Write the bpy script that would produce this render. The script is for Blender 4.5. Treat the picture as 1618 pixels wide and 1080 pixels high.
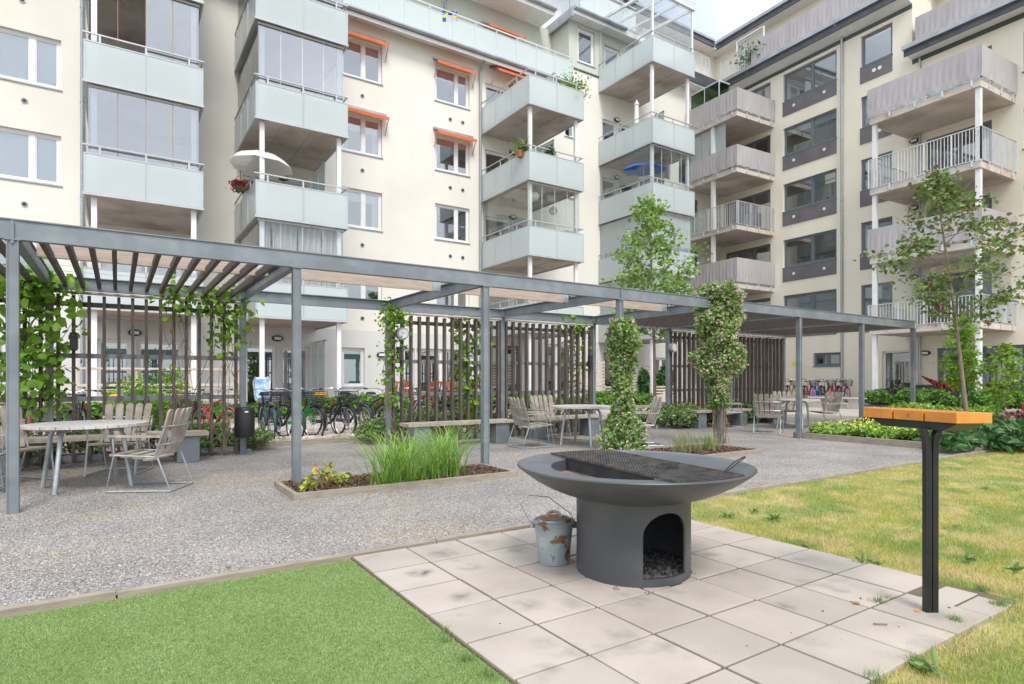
import bpy, math, random
import numpy as np
from mathutils import Vector, Matrix
random.seed(7); rng = np.random.default_rng(7)
R = math.radians
scene = bpy.context.scene
C = scene.collection
for o in list(bpy.data.objects): bpy.data.objects.remove(o)

# ------------------------------------------------------------------ camera
cam_d = bpy.data.cameras.new('camera'); cam = bpy.data.objects.new('camera', cam_d); C.objects.link(cam)
cam.location = (0, 0, 1.24); cam.rotation_euler = (R(90), 0, R(-33.313))
cam_d.sensor_width = 36; cam_d.lens = 21.095; cam_d.shift_y = .0362
cam_d.clip_start = .05; cam_d.clip_end = 500
scene.camera = cam
# ------------------------------------------------------------------ world, sun, exposure
SUN_EL, SUN_AZ = R(52), R(198)          # azimuth measured clockwise from +Y: behind the camera, a little left
w = bpy.data.worlds.new('World'); scene.world = w; w.use_nodes = True
nt = w.node_tree; nt.nodes.clear(); N = nt.nodes.new; Lk = nt.links.new
out = N('ShaderNodeOutputWorld'); bg = N('ShaderNodeBackground'); sky = N('ShaderNodeTexSky')
sky.sky_type = 'NISHITA'; sky.sun_disc = False; sky.sun_elevation = SUN_EL; sky.sun_rotation = SUN_AZ
sky.air_density = 1.2; sky.dust_density = 2.0; sky.ozone_density = 1.5
tc = N('ShaderNodeTexCoord'); nz = N('ShaderNodeTexNoise'); nz.inputs['Scale'].default_value = 2.3; nz.inputs['Detail'].default_value = 6
rp = N('ShaderNodeValToRGB'); rp.color_ramp.elements[0].position = .34; rp.color_ramp.elements[1].position = .62
rp.color_ramp.elements[0].color = (.30, .30, .30, 1)
mx = N('ShaderNodeMix'); mx.data_type = 'RGBA'; mx.inputs[7].default_value = (11.0, 11.6, 12.6, 1)
Lk(tc.outputs['Generated'], nz.inputs['Vector']); Lk(nz.outputs['Fac'], rp.inputs['Fac']); Lk(rp.outputs['Color'], mx.inputs[0])
Lk(sky.outputs['Color'], mx.inputs[6]); Lk(mx.outputs[2], bg.inputs['Color']); bg.inputs['Strength'].default_value = .10
Lk(bg.outputs[0], out.inputs['Surface'])
sd = bpy.data.lights.new('sun', 'SUN'); sd.energy = 1.75; sd.angle = R(18); sd.color = (1, .955, .88)
sun = bpy.data.objects.new('sun', sd); C.objects.link(sun)
sun.rotation_euler = (R(90) - SUN_EL, 0, R(180) - SUN_AZ + math.pi - math.pi)
sun.rotation_euler = Vector((-math.sin(SUN_AZ) * math.cos(SUN_EL), -math.cos(SUN_AZ) * math.cos(SUN_EL), -math.sin(SUN_EL))).to_track_quat('-Z', 'Y').to_euler()
sun.location = (0, 0, 30)
scene.view_settings.view_transform = 'Standard'; scene.view_settings.look = 'None'
scene.view_settings.gamma = 1; scene.view_settings.exposure = .68
try:
    scene.cycles.max_bounces = 8; scene.cycles.transparent_max_bounces = 24
except Exception: pass

# ------------------------------------------------------------------ helpers
f_, hy_, th_ = 948.08, 598.5, R(33.313)
cth, sth = math.cos(th_), math.sin(th_)
def G(x, y, z=0.):                       # ground position seen at a point of the photograph
    Z = f_ * (1.24 - z) / (y - hy_); X = (x - 809) * Z / f_
    return Vector((X * cth + Z * sth, -X * sth + Z * cth, z))
class Frame:
    def __init__(s, O, S, D): s.O = Vector(O); s.S = Vector(S); s.D = Vector(D)
    def p(s, a, b, c): return s.O + s.S * a + s.D * b + Vector((0, 0, c))
WF = Frame((0, 0, 0), (1, 0, 0), (0, 1, 0))
V0 = 22.7
LF = Frame((0, V0, 0), (1, 0, 0), (0, -1, 0))                   # left facade: s, out, height
dR = Vector((.0565, .9984, 0)).normalized(); nR = Vector((dR.y, -dR.x, 0)); OFF = 28.118
RF = Frame(nR * OFF, dR, -nR)                                   # right facade
def rot_frame(x, y, a, z=0): return Frame((x, y, z), (math.cos(a), math.sin(a), 0), (-math.sin(a), math.cos(a), 0))
WM = {}
def tag(o, label=None, cat=None, group=None, kind=None):
    if label: o['label'] = label
    if cat: o['category'] = cat
    if group: o['group'] = group
    if kind: o['kind'] = kind
    return o
def empty(name, loc, rz=0, label=None, cat=None, group=None):
    o = bpy.data.objects.new(name, None); C.objects.link(o); o.location = loc; o.rotation_euler = (0, 0, rz)
    o.empty_display_size = .2
    WM[o.name] = Matrix.Translation(Vector(loc)) @ Matrix.Rotation(rz, 4, 'Z')
    return tag(o, label, cat, group)
def link_mesh(me, name, mat, parent=None, smooth=False):
    o = bpy.data.objects.new(name, me); C.objects.link(o)
    if mat: me.materials.append(mat)
    if parent is not None: o.parent = parent; WM[o.name] = WM.get(parent.name, Matrix())
    else: WM[o.name] = Matrix()
    if smooth: me.polygons.foreach_set('use_smooth', [True] * len(me.polygons))
    return o
class MB:
    def __init__(s): s.v = []; s.f = []
    def q(s, *ps):
        n = len(s.v); s.v += [Vector(p) for p in ps]; s.f.append(tuple(range(n, n + len(ps)))); return s
    def box(s, F, a0, a1, b0, b1, c0, c1):
        n = len(s.v)
        for c in (c0, c1):
            for a, b in ((a0, b0), (a1, b0), (a1, b1), (a0, b1)): s.v.append(F.p(a, b, c))
        fs = [(n, n+3, n+2, n+1), (n+4, n+5, n+6, n+7), (n, n+1, n+5, n+4), (n+1, n+2, n+6, n+5), (n+2, n+3, n+7, n+6), (n+3, n, n+4, n+7)]
        if F.S.cross(F.D).z < 0: fs = [q[::-1] for q in fs]
        s.f += fs
        return s
    def bar(s, p, q, w, h, up=(0, 0, 1)):           # rectangular bar between points
        p, q = Vector(p), Vector(q); d = (q - p).normalized(); up = Vector(up)
        if abs(d.dot(up)) > .98: up = Vector((1, 0, 0))
        x = d.cross(up).normalized() * (w / 2); y = x.cross(d).normalized() * (h / 2); n = len(s.v)
        for e in (p, q):
            for a, b in ((-1, -1), (1, -1), (1, 1), (-1, 1)): s.v.append(e + x * a + y * b)
        s.f += [(n, n+3, n+2, n+1), (n+4, n+5, n+6, n+7), (n, n+1, n+5, n+4), (n+1, n+2, n+6, n+5), (n+2, n+3, n+7, n+6), (n+3, n, n+4, n+7)]
        return s
    def tube(s, pts, r, seg=8, closed=False, cap=True):
        pts = [Vector(p) for p in pts]; m = len(pts)
        rs = r if isinstance(r, (list, tuple)) else [r] * m
        n = len(s.v); ref = None
        for i, p in enumerate(pts):
            a = pts[(i - 1) % m] if (i or closed) else p; b = pts[(i + 1) % m] if (i < m - 1 or closed) else p
            d = (b - a).normalized()
            if ref is None:
                ref = d.cross(Vector((0, 0, 1)))
                if ref.length < .05: ref = Vector((1, 0, 0))
            ref = (ref - d * ref.dot(d)).normalized(); y = d.cross(ref)
            for k in range(seg):
                t = 2 * math.pi * k / seg; s.v.append(p + (ref * math.cos(t) + y * math.sin(t)) * rs[i])
        for i in range(m if closed else m - 1):
            for k in range(seg):
                a = n + i * seg + k; b = n + i * seg + (k + 1) % seg
                j = ((i + 1) % m) * seg - i * seg
                s.f.append((a, b, b + j, a + j))
        if cap and not closed:
            s.f.append(tuple(n + k for k in range(seg))[::-1]); s.f.append(tuple(n + (m - 1) * seg + k for k in range(seg)))
        return s
    def lathe(s, c, prof, seg=32, a0=0, a1=2 * math.pi):
        c = Vector(c); n = len(s.v); full = abs(a1 - a0 - 2 * math.pi) < 1e-6; m = seg if full else seg + 1
        for r, z in prof:
            for k in range(m):
                t = a0 + (a1 - a0) * k / seg; s.v.append(c + Vector((r * math.cos(t), r * math.sin(t), z)))
        for i in range(len(prof) - 1):
            for k in range(seg):
                a = n + i * m + k; b = n + i * m + (k + 1) % m
                s.f.append((a, b, b + m, a + m))
        return s
    def prism(s, poly, z0, z1):
        n = len(s.v); m = len(poly)
        for z in (z0, z1):
            for p in poly: s.v.append(Vector((p[0], p[1], z)))
        s.f.append(tuple(range(n, n + m))[::-1]); s.f.append(tuple(range(n + m, n + 2 * m)))
        for k in range(m): s.f.append((n + k, n + (k + 1) % m, n + m + (k + 1) % m, n + m + k))
        return s
    def build(s, name, mat, parent=None, smooth=False, bevel=0, local=False):
        vs = s.v
        if parent is not None and not local:
            Mi = WM.get(parent.name, Matrix()).inverted(); vs = [Mi @ v for v in vs]
        me = bpy.data.meshes.new(name); me.from_pydata([tuple(v) for v in vs], [], s.f); me.update()
        o = link_mesh(me, name, mat, parent)
        if smooth:
            me.polygons.foreach_set('use_smooth', [True] * len(me.polygons))
            try: me.set_sharp_from_angle(angle=R(38))
            except Exception: pass
        if bevel:
            b = o.modifiers.new('bevel', 'BEVEL'); b.width = bevel; b.segments = 2; b.limit_method = 'ANGLE'; b.angle_limit = R(40)
        return o
def np_mesh(name, verts, nper, faces_tmpl, mat, parent=None):
    """many identical little islands: verts (n, nper, 3), faces_tmpl list of index tuples of same length"""
    n = len(verts); v = verts.reshape(-1, 3)
    if parent is not None:
        Mi = np.array(WM.get(parent.name, Matrix()).inverted()); v = v @ Mi[:3, :3].T + Mi[:3, 3]
    ft = np.array(faces_tmpl); k = ft.shape[1]
    idx = (ft[None] + (np.arange(n) * nper)[:, None, None]).reshape(-1)
    me = bpy.data.meshes.new(name); me.vertices.add(len(v)); me.vertices.foreach_set('co', v.astype(np.float32).ravel())
    nf = len(idx) // k; me.loops.add(len(idx)); me.loops.foreach_set('vertex_index', idx.astype(np.int32))
    me.polygons.add(nf); me.polygons.foreach_set('loop_start', (np.arange(nf) * k).astype(np.int32))
    try: me.polygons.foreach_set('loop_total', np.full(nf, k, dtype=np.int32))
    except Exception: pass
    me.update(calc_edges=True); me.validate()
    return link_mesh(me, name, mat, parent)
def leaves(name, P, size, mat, parent=None, elong=1.5, droop=.35, fold=.25, jitter=.4, flat=0.):
    P = np.asarray(P, float); n = len(P)
    d = rng.normal(size=(n, 3)); d[:, 2] = d[:, 2] * .6 - droop; d /= np.linalg.norm(d, axis=1)[:, None]
    r = rng.normal(size=(n, 3)); r[:, 2] *= (1 - flat)
    r -= d * (r * d).sum(1)[:, None]; r /= np.linalg.norm(r, axis=1)[:, None]
    nn = np.cross(d, r); sz = (size * (1 + jitter * rng.uniform(-1, 1, n)))[:, None]
    L = d * sz * elong; W = r * sz * .5; F = nn * sz * fold
    v = np.stack([P, P + L * .35 + W + F, P + L, P + L * .35 - W + F, P + L * .78 + W * .62 + F * .6, P + L * .78 - W * .62 + F * .6], 1)
    return np_mesh(name, v, 6, [(0, 1, 4, 2), (0, 2, 5, 3)], mat, parent)
def blades(name, P, h, wd, mat, lean=.5, parent=None, curve=True, yawbias=None):
    P = np.asarray(P, float); n = len(P); a = rng.uniform(0, 2 * math.pi, n)
    hh = h * rng.uniform(.55, 1.15, n); l = (np.abs(rng.normal(0, lean, n)) + (.3 if curve else 0)) * hh
    d = np.stack([np.cos(a), np.sin(a), np.zeros(n)], 1); s_ = np.stack([-np.sin(a), np.cos(a), np.zeros(n)], 1) * (wd / 2)
    up = np.array([0, 0, 1.])
    if curve:
        m1 = P + up * (hh * .55)[:, None] + d * (l * .3)[:, None]
        m2 = P + up * (hh * .88)[:, None] + d * (l * .72)[:, None]
        tip = P + up * (hh * .95)[:, None] + d * (l * 1.25)[:, None]
        v = np.stack([P - s_, P + s_, m1 + s_, m1 - s_, m2 + s_ * .7, m2 - s_ * .7, tip, tip + s_ * .05], 1)
        return np_mesh(name, v, 8, [(0, 1, 2, 3), (3, 2, 4, 5), (5, 4, 7, 6)], mat, parent)
    tip = P + up * hh[:, None] + d * l[:, None]
    return np_mesh(name, np.stack([P - s_, P + s_, tip], 1), 3, [(0, 1, 2)], mat, parent)

# ------------------------------------------------------------------ materials
def mat(name, c1, c2=None, scale=6, rough=.6, metal=0, bump=0, bscale=60, island=0, stretch=(1, 1, 1), lo=.35, hi=.65, spec=.5, trans=0, detail=5, hue=0, c3=None, scale3=1, lo3=.5, hi3=.6, voronoi=0, coat=0):
    m = bpy.data.materials.new(name); m.use_nodes = True; t = m.node_tree; n = t.nodes; l = t.links
    p = n['Principled BSDF']; p.inputs['Roughness'].default_value = rough; p.inputs['Metallic'].default_value = metal
    p.inputs['Specular IOR Level'].default_value = spec
    if coat: p.inputs['Coat Weight'].default_value = coat
    p.inputs['Base Color'].default_value = (*c1, 1)
    tc = n.new('ShaderNodeTexCoord'); mp = n.new('ShaderNodeMapping'); mp.inputs['Scale'].default_value = stretch
    l.new(tc.outputs['Object'], mp.inputs['Vector']); col = None
    def ramp(src, a, b):
        r = n.new('ShaderNodeMapRange'); r.inputs[1].default_value = a; r.inputs[2].default_value = b; l.new(src, r.inputs[0]); return r.outputs[0]
    def mixc(fac, A, B):
        x = n.new('ShaderNodeMix'); x.data_type = 'RGBA'; l.new(fac, x.inputs[0])
        for k, s in ((6, A), (7, B)):
            if isinstance(s, tuple): x.inputs[k].default_value = (*s, 1)
            else: l.new(s, x.inputs[k])
        return x.outputs[2]
    if c2:
        z = n.new('ShaderNodeTexNoise'); z.inputs['Scale'].default_value = scale; z.inputs['Detail'].default_value = detail
        l.new(mp.outputs[0], z.inputs['Vector']); col = mixc(ramp(z.outputs['Fac'], lo, hi), c1, c2)
    if c3:
        z = n.new('ShaderNodeTexNoise'); z.inputs['Scale'].default_value = scale3; z.inputs['Detail'].default_value = 6
        l.new(tc.outputs['Object'], z.inputs['Vector']); col = mixc(ramp(z.outputs['Fac'], lo3, hi3), col or c1, c3)
    bsrc = None
    if voronoi:
        vo = n.new('ShaderNodeTexVoronoi'); vo.inputs['Scale'].default_value = voronoi; l.new(tc.outputs['Object'], vo.inputs['Vector'])
        sp = n.new('ShaderNodeSeparateColor'); l.new(vo.outputs['Color'], sp.inputs[0])
        hv = n.new('ShaderNodeHueSaturation'); l.new(col or sp.outputs[0], hv.inputs['Color'])
        l.new(ramp(sp.outputs[0], -.55, 1.1) if False else ramp(sp.outputs[0], 0, 1), hv.inputs['Value'])
        mr = n.new('ShaderNodeMapRange'); mr.inputs[3].default_value = .5; mr.inputs[4].default_value = 1.55; l.new(sp.outputs[0], mr.inputs[0]); l.new(mr.outputs[0], hv.inputs['Value'])
        mr2 = n.new('ShaderNodeMapRange'); mr2.inputs[3].default_value = .0; mr2.inputs[4].default_value = 1.9; l.new(sp.outputs[1], mr2.inputs[0]); l.new(mr2.outputs[0], hv.inputs['Saturation'])
        col = hv.outputs[0]; bsrc = vo.outputs['Distance']
    if island:
        g = n.new('ShaderNodeNewGeometry'); h = n.new('ShaderNodeHueSaturation')
        mr = n.new('ShaderNodeMapRange'); mr.inputs[3].default_value = 1 - island; mr.inputs[4].default_value = 1 + island; l.new(g.outputs['Random Per Island'], mr.inputs[0])
        l.new(mr.outputs[0], h.inputs['Value'])
        if hue:
            w_ = n.new('ShaderNodeTexWhiteNoise'); w_.noise_dimensions = '1D'; l.new(g.outputs['Random Per Island'], w_.inputs['W'])
            mr2 = n.new('ShaderNodeMapRange'); mr2.inputs[3].default_value = .5 - hue; mr2.inputs[4].default_value = .5 + hue; l.new(w_.outputs['Value'], mr2.inputs[0]); l.new(mr2.outputs[0], h.inputs['Hue'])
        if col: l.new(col, h.inputs['Color'])
        else: h.inputs['Color'].default_value = (*c1, 1)
        col = h.outputs[0]
    if col: l.new(col, p.inputs['Base Color'])
    if bump:
        b = n.new('ShaderNodeBump'); b.inputs['Strength'].default_value = bump; b.inputs['Distance'].default_value = .01
        if bsrc is None:
            z = n.new('ShaderNodeTexNoise'); z.inputs['Scale'].default_value = bscale; z.inputs['Detail'].default_value = 4
            l.new(mp.outputs[0], z.inputs['Vector']); bsrc = z.outputs['Fac']; 
        else: b.invert = True
        l.new(bsrc, b.inputs['Height']); l.new(b.outputs[0], p.inputs['Normal'])
    if trans:
        tr = n.new('ShaderNodeBsdfTranslucent'); ms = n.new('ShaderNodeMixShader'); ms.inputs[0].default_value = trans
        if col: l.new(col, tr.inputs[0])
        else: tr.inputs[0].default_value = (*c1, 1)
        l.new(p.outputs[0], ms.inputs[1]); l.new(tr.outputs[0], ms.inputs[2]); l.new(ms.outputs[0], n['Material Output'].inputs['Surface'])
    return m
def glass(name, tint=(.93, .96, .96), ior=1.7, rough=.0, frost=0, fcol=(.75, .85, .84), clear=.25):
    m = bpy.data.materials.new(name); m.use_nodes = True; t = m.node_tree; n = t.nodes; l = t.links; n.remove(n['Principled BSDF'])
    fr = n.new('ShaderNodeFresnel'); ge = n.new('ShaderNodeNewGeometry'); mr = n.new('ShaderNodeMapRange'); mr.inputs[3].default_value = ior; mr.inputs[4].default_value = 1 / ior
    l.new(ge.outputs['Backfacing'], mr.inputs[0]); l.new(mr.outputs[0], fr.inputs[0])
    tr = n.new('ShaderNodeBsdfTransparent'); tr.inputs[0].default_value = (*tint, 1)
    gl = n.new('ShaderNodeBsdfGlossy'); gl.inputs['Roughness'].default_value = rough; ms = n.new('ShaderNodeMixShader')
    l.new(fr.outputs[0], ms.inputs[0]); l.new(gl.outputs[0], ms.inputs[2]); base = tr.outputs[0]
    if frost:
        df = n.new('ShaderNodeBsdfDiffuse'); df.inputs[0].default_value = (*fcol, 1)
        tl = n.new('ShaderNodeBsdfTranslucent'); tl.inputs[0].default_value = (*fcol, 1)
        m1 = n.new('ShaderNodeMixShader'); m1.inputs[0].default_value = .45; l.new(df.outputs[0], m1.inputs[1]); l.new(tl.outputs[0], m1.inputs[2])
        m2 = n.new('ShaderNodeMixShader'); m2.inputs[0].default_value = clear; l.new(m1.outputs[0], m2.inputs[1]); l.new(tr.outputs[0], m2.inputs[2]); base = m2.outputs[0]
    l.new(base, ms.inputs[1]); l.new(ms.outputs[0], n['Material Output'].inputs['Surface'])
    return m
K = dict(
 gravel=mat('gravel', (.235, .22, .21), (.33, .305, .285), scale=1.2, rough=.95, bump=1, voronoi=85, c3=(.33, .275, .215), scale3=.7, lo3=.5, hi3=.68),
 pebble=mat('pebble', (.21, .195, .185), (.42, .38, .355), scale=40, rough=.9, island=.5, hue=.02),
 turf=mat('turf', (.12, .18, .055), (.19, .26, .09), scale=30, rough=.95, bump=.5, bscale=180),
 turfb=mat('turf_blade', (.235, .345, .10), (.29, .40, .145), scale=2.5, rough=.8, island=.42, trans=.2),
 lawn=mat('lawn', (.34, .31, .12), (.18, .22, .07), scale=2.2, rough=.95, bump=.7, bscale=120, c3=(.46, .38, .19), scale3=3.2, lo3=.5, hi3=.62),
 lawnb=mat('lawn_blade', (.50, .47, .13), (.25, .36, .07), scale=1.7, rough=.8, island=.35, trans=.35, lo=.42, hi=.6, c3=(.60, .50, .23), scale3=2.6, lo3=.50, hi3=.60),
 soil=mat('soil', (.075, .045, .032), (.13, .085, .06), scale=25, rough=1, bump=1, bscale=50),
 mulch=mat('mulch', (.10, .058, .04), (.18, .11, .08), scale=60, rough=1, island=.5),
 slab=mat('slab', (.372, .325, .280), (.438, .386, .334), scale=2.2, rough=.85, island=.09, bump=.2, bscale=90, c3=(.19, .175, .165), scale3=2.7, lo3=.60, hi3=.80),
 joint=mat('joint', (.15, .115, .08), (.11, .105, .05), scale=9, rough=1, bump=.8),
 timber=mat('timber_edge', (.25, .21, .165), (.33, .29, .235), scale=6, stretch=(1, 1, 6), rough=.85, bump=.4, bscale=30),
 asphalt=mat('path_asphalt', (.40, .355, .34), (.47, .42, .40), scale=3, rough=.95, bump=.3, bscale=150),
 paver=mat('paver', (.27, .20, .19), (.36, .28, .26), scale=8, rough=.9, bump=.5, bscale=40, voronoi=9),
 cobble=mat('cobble', (.50, .38, .33), (.62, .55, .5), scale=20, rough=.9, island=.25),
 cream=mat('cream_render', (.745, .72, .65), (.775, .75, .685), scale=1.1, stretch=(1, 1, .12), detail=6, rough=.9, bump=.12, bscale=70, c3=(.695, .66, .58), scale3=.25, lo3=.48, hi3=.7),
 creamR=mat('cream_render_right', (.75, .70, .575), (.78, .735, .615), scale=1.1, stretch=(1, 1, .12), detail=6, rough=.9, bump=.12, bscale=70, c3=(.70, .645, .52), scale3=.25, lo3=.48, hi3=.7),
 base=mat('grey_render', (.62, .62, .60), (.66, .66, .64), scale=1.1, stretch=(1, 1, .12), detail=6, rough=.9, bump=.1, bscale=70),
 sage=mat('sage_panel', (.52, .54, .47), (.55, .57, .50), scale=.5, rough=.8),
 white=mat('white_paint', (.78, .78, .78), (.72, .72, .72), scale=3, rough=.45),
 alu=mat('aluminium', (.60, .62, .63), (.68, .70, .71), scale=3, rough=.4, metal=.3),
 rail=mat('rail_aluminium', (.44, .45, .47), (.50, .51, .53), scale=3, rough=.4, metal=.2),
 zinc=mat('zinc_sheet', (.32, .34, .36), (.42, .44, .46), scale=2, rough=.45, metal=.5),
 dark=mat('dark_fascia', (.06, .06, .075), (.09, .09, .1), scale=3, rough=.5),
 green_t=mat('dark_green_trim', (.07, .10, .08), rough=.6),
 greyf=mat('grey_frame', (.115, .14, .16), (.14, .165, .185), scale=4, rough=.45),
 panelg=mat('window_apron', (.125, .115, .12), (.155, .145, .15), scale=1.5, rough=.6),
 concrete=mat('concrete', (.46, .41, .36), (.56, .50, .45), scale=.9, rough=.9, bump=.2, bscale=50, c3=(.33, .28, .235), scale3=.7, lo3=.5, hi3=.7),
 concR=mat('concrete_edge', (.52, .47, .42), (.62, .57, .52), scale=2, rough=.9, c3=(.50, .33, .22), scale3=1.4, lo3=.60, hi3=.72),
 steel=mat('galvanised_blue', (.185, .21, .23), (.24, .265, .285), scale=5, rough=.42, metal=.25, c3=(.175, .195, .215), scale3=1.5),
 galv=mat('galvanised', (.35, .38, .39), (.46, .49, .5), scale=14, rough=.45, metal=.6),
 brown=mat('brown_stain', (.075, .058, .05), (.125, .10, .088), scale=5, stretch=(4, 4, .6), rough=.75, bump=.3, bscale=30),
 plank=mat('bare_plank', (.36, .285, .235), (.45, .37, .31), scale=5, stretch=(.6, 4, 6), rough=.8, c3=(.22, .14, .10), scale3=6, lo3=.68, hi3=.74),
 grey_wood=mat('weathered_wood', (.29, .245, .205), (.45, .40, .345), scale=8, stretch=(1, 1, 1), rough=.85, bump=.4, bscale=40, island=.14, c3=(.36, .23, .14), scale3=2.6, lo3=.54, hi3=.72),
 tabletop=mat('table_boards', (.46, .43, .40), (.58, .55, .52), scale=8, stretch=(.5, 6, 1), rough=.8, bump=.3, bscale=30),
 fencew=mat('fence_wood', (.50, .42, .35), (.60, .52, .45), scale=5, rough=.85, island=.1),
 bbq=mat('charcoal_paint', (.066, .069, .075), (.083, .086, .093), scale=4, rough=.42, metal=.2, bump=.12, bscale=12, c3=(.115, .112, .11), scale3=2.6, lo3=.5, hi3=.72),
 bbqtop=mat('charcoal_rim', (.125, .135, .15), (.17, .18, .2), scale=5, rough=.38, metal=.35, c3=(.30, .30, .31), scale3=7, lo3=.66, hi3=.76),
 grate=mat('sooty_grate', (.045, .043, .043), (.12, .11, .105), scale=14, rough=.55, metal=.3, c3=(.17, .105, .075), scale3=4.2, lo3=.55, hi3=.7),
 soot=mat('soot', (.02, .02, .021), (.035, .034, .033), scale=8, rough=.85),
 ash=mat('ash', (.20, .165, .145), (.30, .26, .23), scale=6, rough=1, bump=.5),
 coal=mat('coal', (.05, .05, .05), (.13, .13, .13), scale=20, rough=.9, island=.5),
 bucket=mat('old_zinc', (.30, .35, .37), (.40, .46, .48), scale=9, rough=.5, metal=.35, c3=(.22, .115, .06), scale3=11, lo3=.55, hi3=.62),
 rust=mat('rusty_lid', (.33, .16, .07), (.42, .25, .13), scale=12, rough=.85),
 black=mat('black_steel', (.018, .019, .02), (.028, .028, .03), scale=8, rough=.35, metal=.2),
 orange=mat('oiled_pine', (.62, .235, .022), (.70, .29, .032), scale=3, stretch=(2, 14, 6), rough=.35, coat=.3, c3=(.52, .18, .02), scale3=6, lo3=.6, hi3=.75),
 pinend=mat('pine_end_grain', (.50, .185, .025), (.60, .24, .04), scale=12, rough=.5, c3=(.26, .10, .03), scale3=22, lo3=.62, hi3=.68),
 binb=mat('black_bin', (.014, .014, .016), rough=.45),
 rubber=mat('tyre_rubber', (.03, .03, .032), rough=.8),
 chrome=mat('chrome', (.42, .42, .44), rough=.35, metal=.85),
 awn=mat('orange_awning', (.72, .17, .06), (.78, .22, .09), scale=3, rough=.8, trans=.25),
 screen=mat('grey_balcony_cloth', (.43, .405, .41), (.49, .465, .47), scale=1.2, rough=.85, stretch=(1, 1, .5), bump=.2, bscale=6, trans=.12),
 blind=mat('blind', (.62, .66, .68), (.66, .70, .72), scale=3, rough=.8),
 tealblind=mat('teal_blind', (.36, .58, .55), (.40, .62, .6), scale=3, rough=.8),
 curtain=mat('curtain', (.74, .74, .74), (.55, .55, .56), scale=9, stretch=(3, 3, .1), rough=.9, trans=.3),
 room=mat('room', (.33, .32, .30), rough=.9),
 lampb=mat('lamp_black', (.03, .03, .03), rough=.5), lampw=mat('lamp_white', (.75, .75, .73), rough=.4),
 leaf_big=mat('pipevine_leaf', (.19, .38, .045), (.26, .46, .06), scale=3, rough=.45, island=.35, trans=.4),
 leaf_hop=mat('hop_leaf', (.25, .42, .04), (.17, .33, .04), scale=4, rough=.5, island=.35, trans=.45),
 leaf_clem=mat('clematis_leaf', (.17, .29, .07), (.25, .38, .10), scale=5, rough=.55, island=.4, trans=.35),
 petal=mat('clematis_flower', (.66, .50, .45), (.72, .64, .52), scale=9, rough=.7, island=.15, trans=.3),
 leaf_tree=mat('maple_leaf', (.20, .33, .075), (.27, .42, .10), scale=3, rough=.5, island=.35, trans=.4),
 leaf_tree2=mat('rust_tipped_leaf', (.13, .21, .06), (.20, .28, .07), scale=3, rough=.5, island=.4, trans=.35, c3=(.32, .17, .09), scale3=2.3, lo3=.56, hi3=.66),
 leaf_fern=mat('fern_leaf', (.12, .265, .045), (.20, .36, .075), scale=3, rough=.6, island=.35, trans=.35),
 leaf_shrub=mat('shrub_leaf', (.15, .25, .075), (.24, .34, .12), scale=4, rough=.6, island=.4, trans=.3),
 leaf_dark=mat('hellebore_leaf', (.06, .15, .045), (.10, .21, .06), scale=4, rough=.4, island=.4, trans=.25),
 leaf_alch=mat('lady_mantle_leaf', (.19, .36, .06), (.30, .44, .08), scale=4, rough=.6, island=.35, trans=.3),
 flower_y=mat('lime_flower', (.50, .55, .07), rough=.7, island=.2),
 leaf_purp=mat('heuchera_leaf', (.13, .045, .05), (.20, .08, .075), scale=6, rough=.6, island=.4),
 leaf_aut=mat('autumn_leaf', (.36, .45, .08), (.50, .14, .07), scale=9, rough=.5, island=.3, trans=.3, lo=.5, hi=.6),
 grassb=mat('tall_grass', (.19, .38, .05), (.34, .50, .12), scale=4, rough=.5, island=.4, trans=.35),
 drygrass=mat('feather_grass', (.32, .36, .13), (.22, .32, .09), scale=4, rough=.6, island=.35, trans=.3),
 bark=mat('bark', (.20, .15, .11), (.28, .22, .17), scale=20, stretch=(1, 1, .3), rough=.9, bump=.5, bscale=40),
 twig=mat('twig', (.26, .20, .15), (.18, .12, .09), scale=10, rough=.9),
 log=mat('log', (.42, .37, .32), (.32, .27, .22), scale=10, rough=.9),
 terracotta=mat('terracotta', (.42, .17, .09), rough=.8), redwood=mat('red_brown_wood', (.26, .07, .035), (.34, .10, .05), scale=6, rough=.6),
)
GL = glass('window_glass', tint=(.86, .9, .92), ior=2.9); GLB = glass('balcony_glass', tint=(.93, .95, .95), ior=1.55); GLR = glass('mirroring_balcony_glass', tint=(.8, .82, .84), ior=3.6)
FR = glass('frosted_glass', ior=1.5, rough=.12, frost=1, fcol=(.80, .86, .865), clear=.25)
FRC = glass('frosted_glazing', ior=1.5, rough=.12, frost=1, fcol=(.68, .75, .75), clear=.28)
SCR = glass('green_screen_glass', tint=(.25, .40, .25), ior=1.5)
def colmat(name, c, rough=.4): 
    if name not in K: K[name] = mat(name, c, rough=rough)
    return K[name]

# ------------------------------------------------------------------ ground
def sheet(name, poly, z, m, kind='structure'):
    mb = MB(); mb.q(*[(p[0], p[1], z) for p in poly]); o = mb.build(name, m); return tag(o, kind=kind)
def rect(u0, u1, v0, v1): return [(u0, v0), (u1, v0), (u1, v1), (u0, v1)]
sheet('ground', rect(-150, 200, -150, 200), -.03, K['soil'])
sheet('gravel_yard', rect(-20, 24, 4.12, 12.0), 0, K['gravel'])
sheet('bicycle_paving', rect(-20, 11.2, 12.0, 15.2), .004, K['paver'])
sheet('path', [(-20, 15.2), (11.2, 15.2), (11.2, 14.2), (13.5, 13.2), (20.2, 12.0), (22, -4), (27.6, -4), (28.5, 18.3), (-20, 18.3)], .008, K['asphalt'])
sheet('gravel_strip', [(11.2, 12.0), (20.2, 12.0), (13.5, 13.2), (11.2, 14.2)], .002, K['gravel'])
sheet('gravel_patch', [(17, -4), (22, -4), (20.2, 12.0), (17, 12.0)], .004, K['gravel'])
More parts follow.
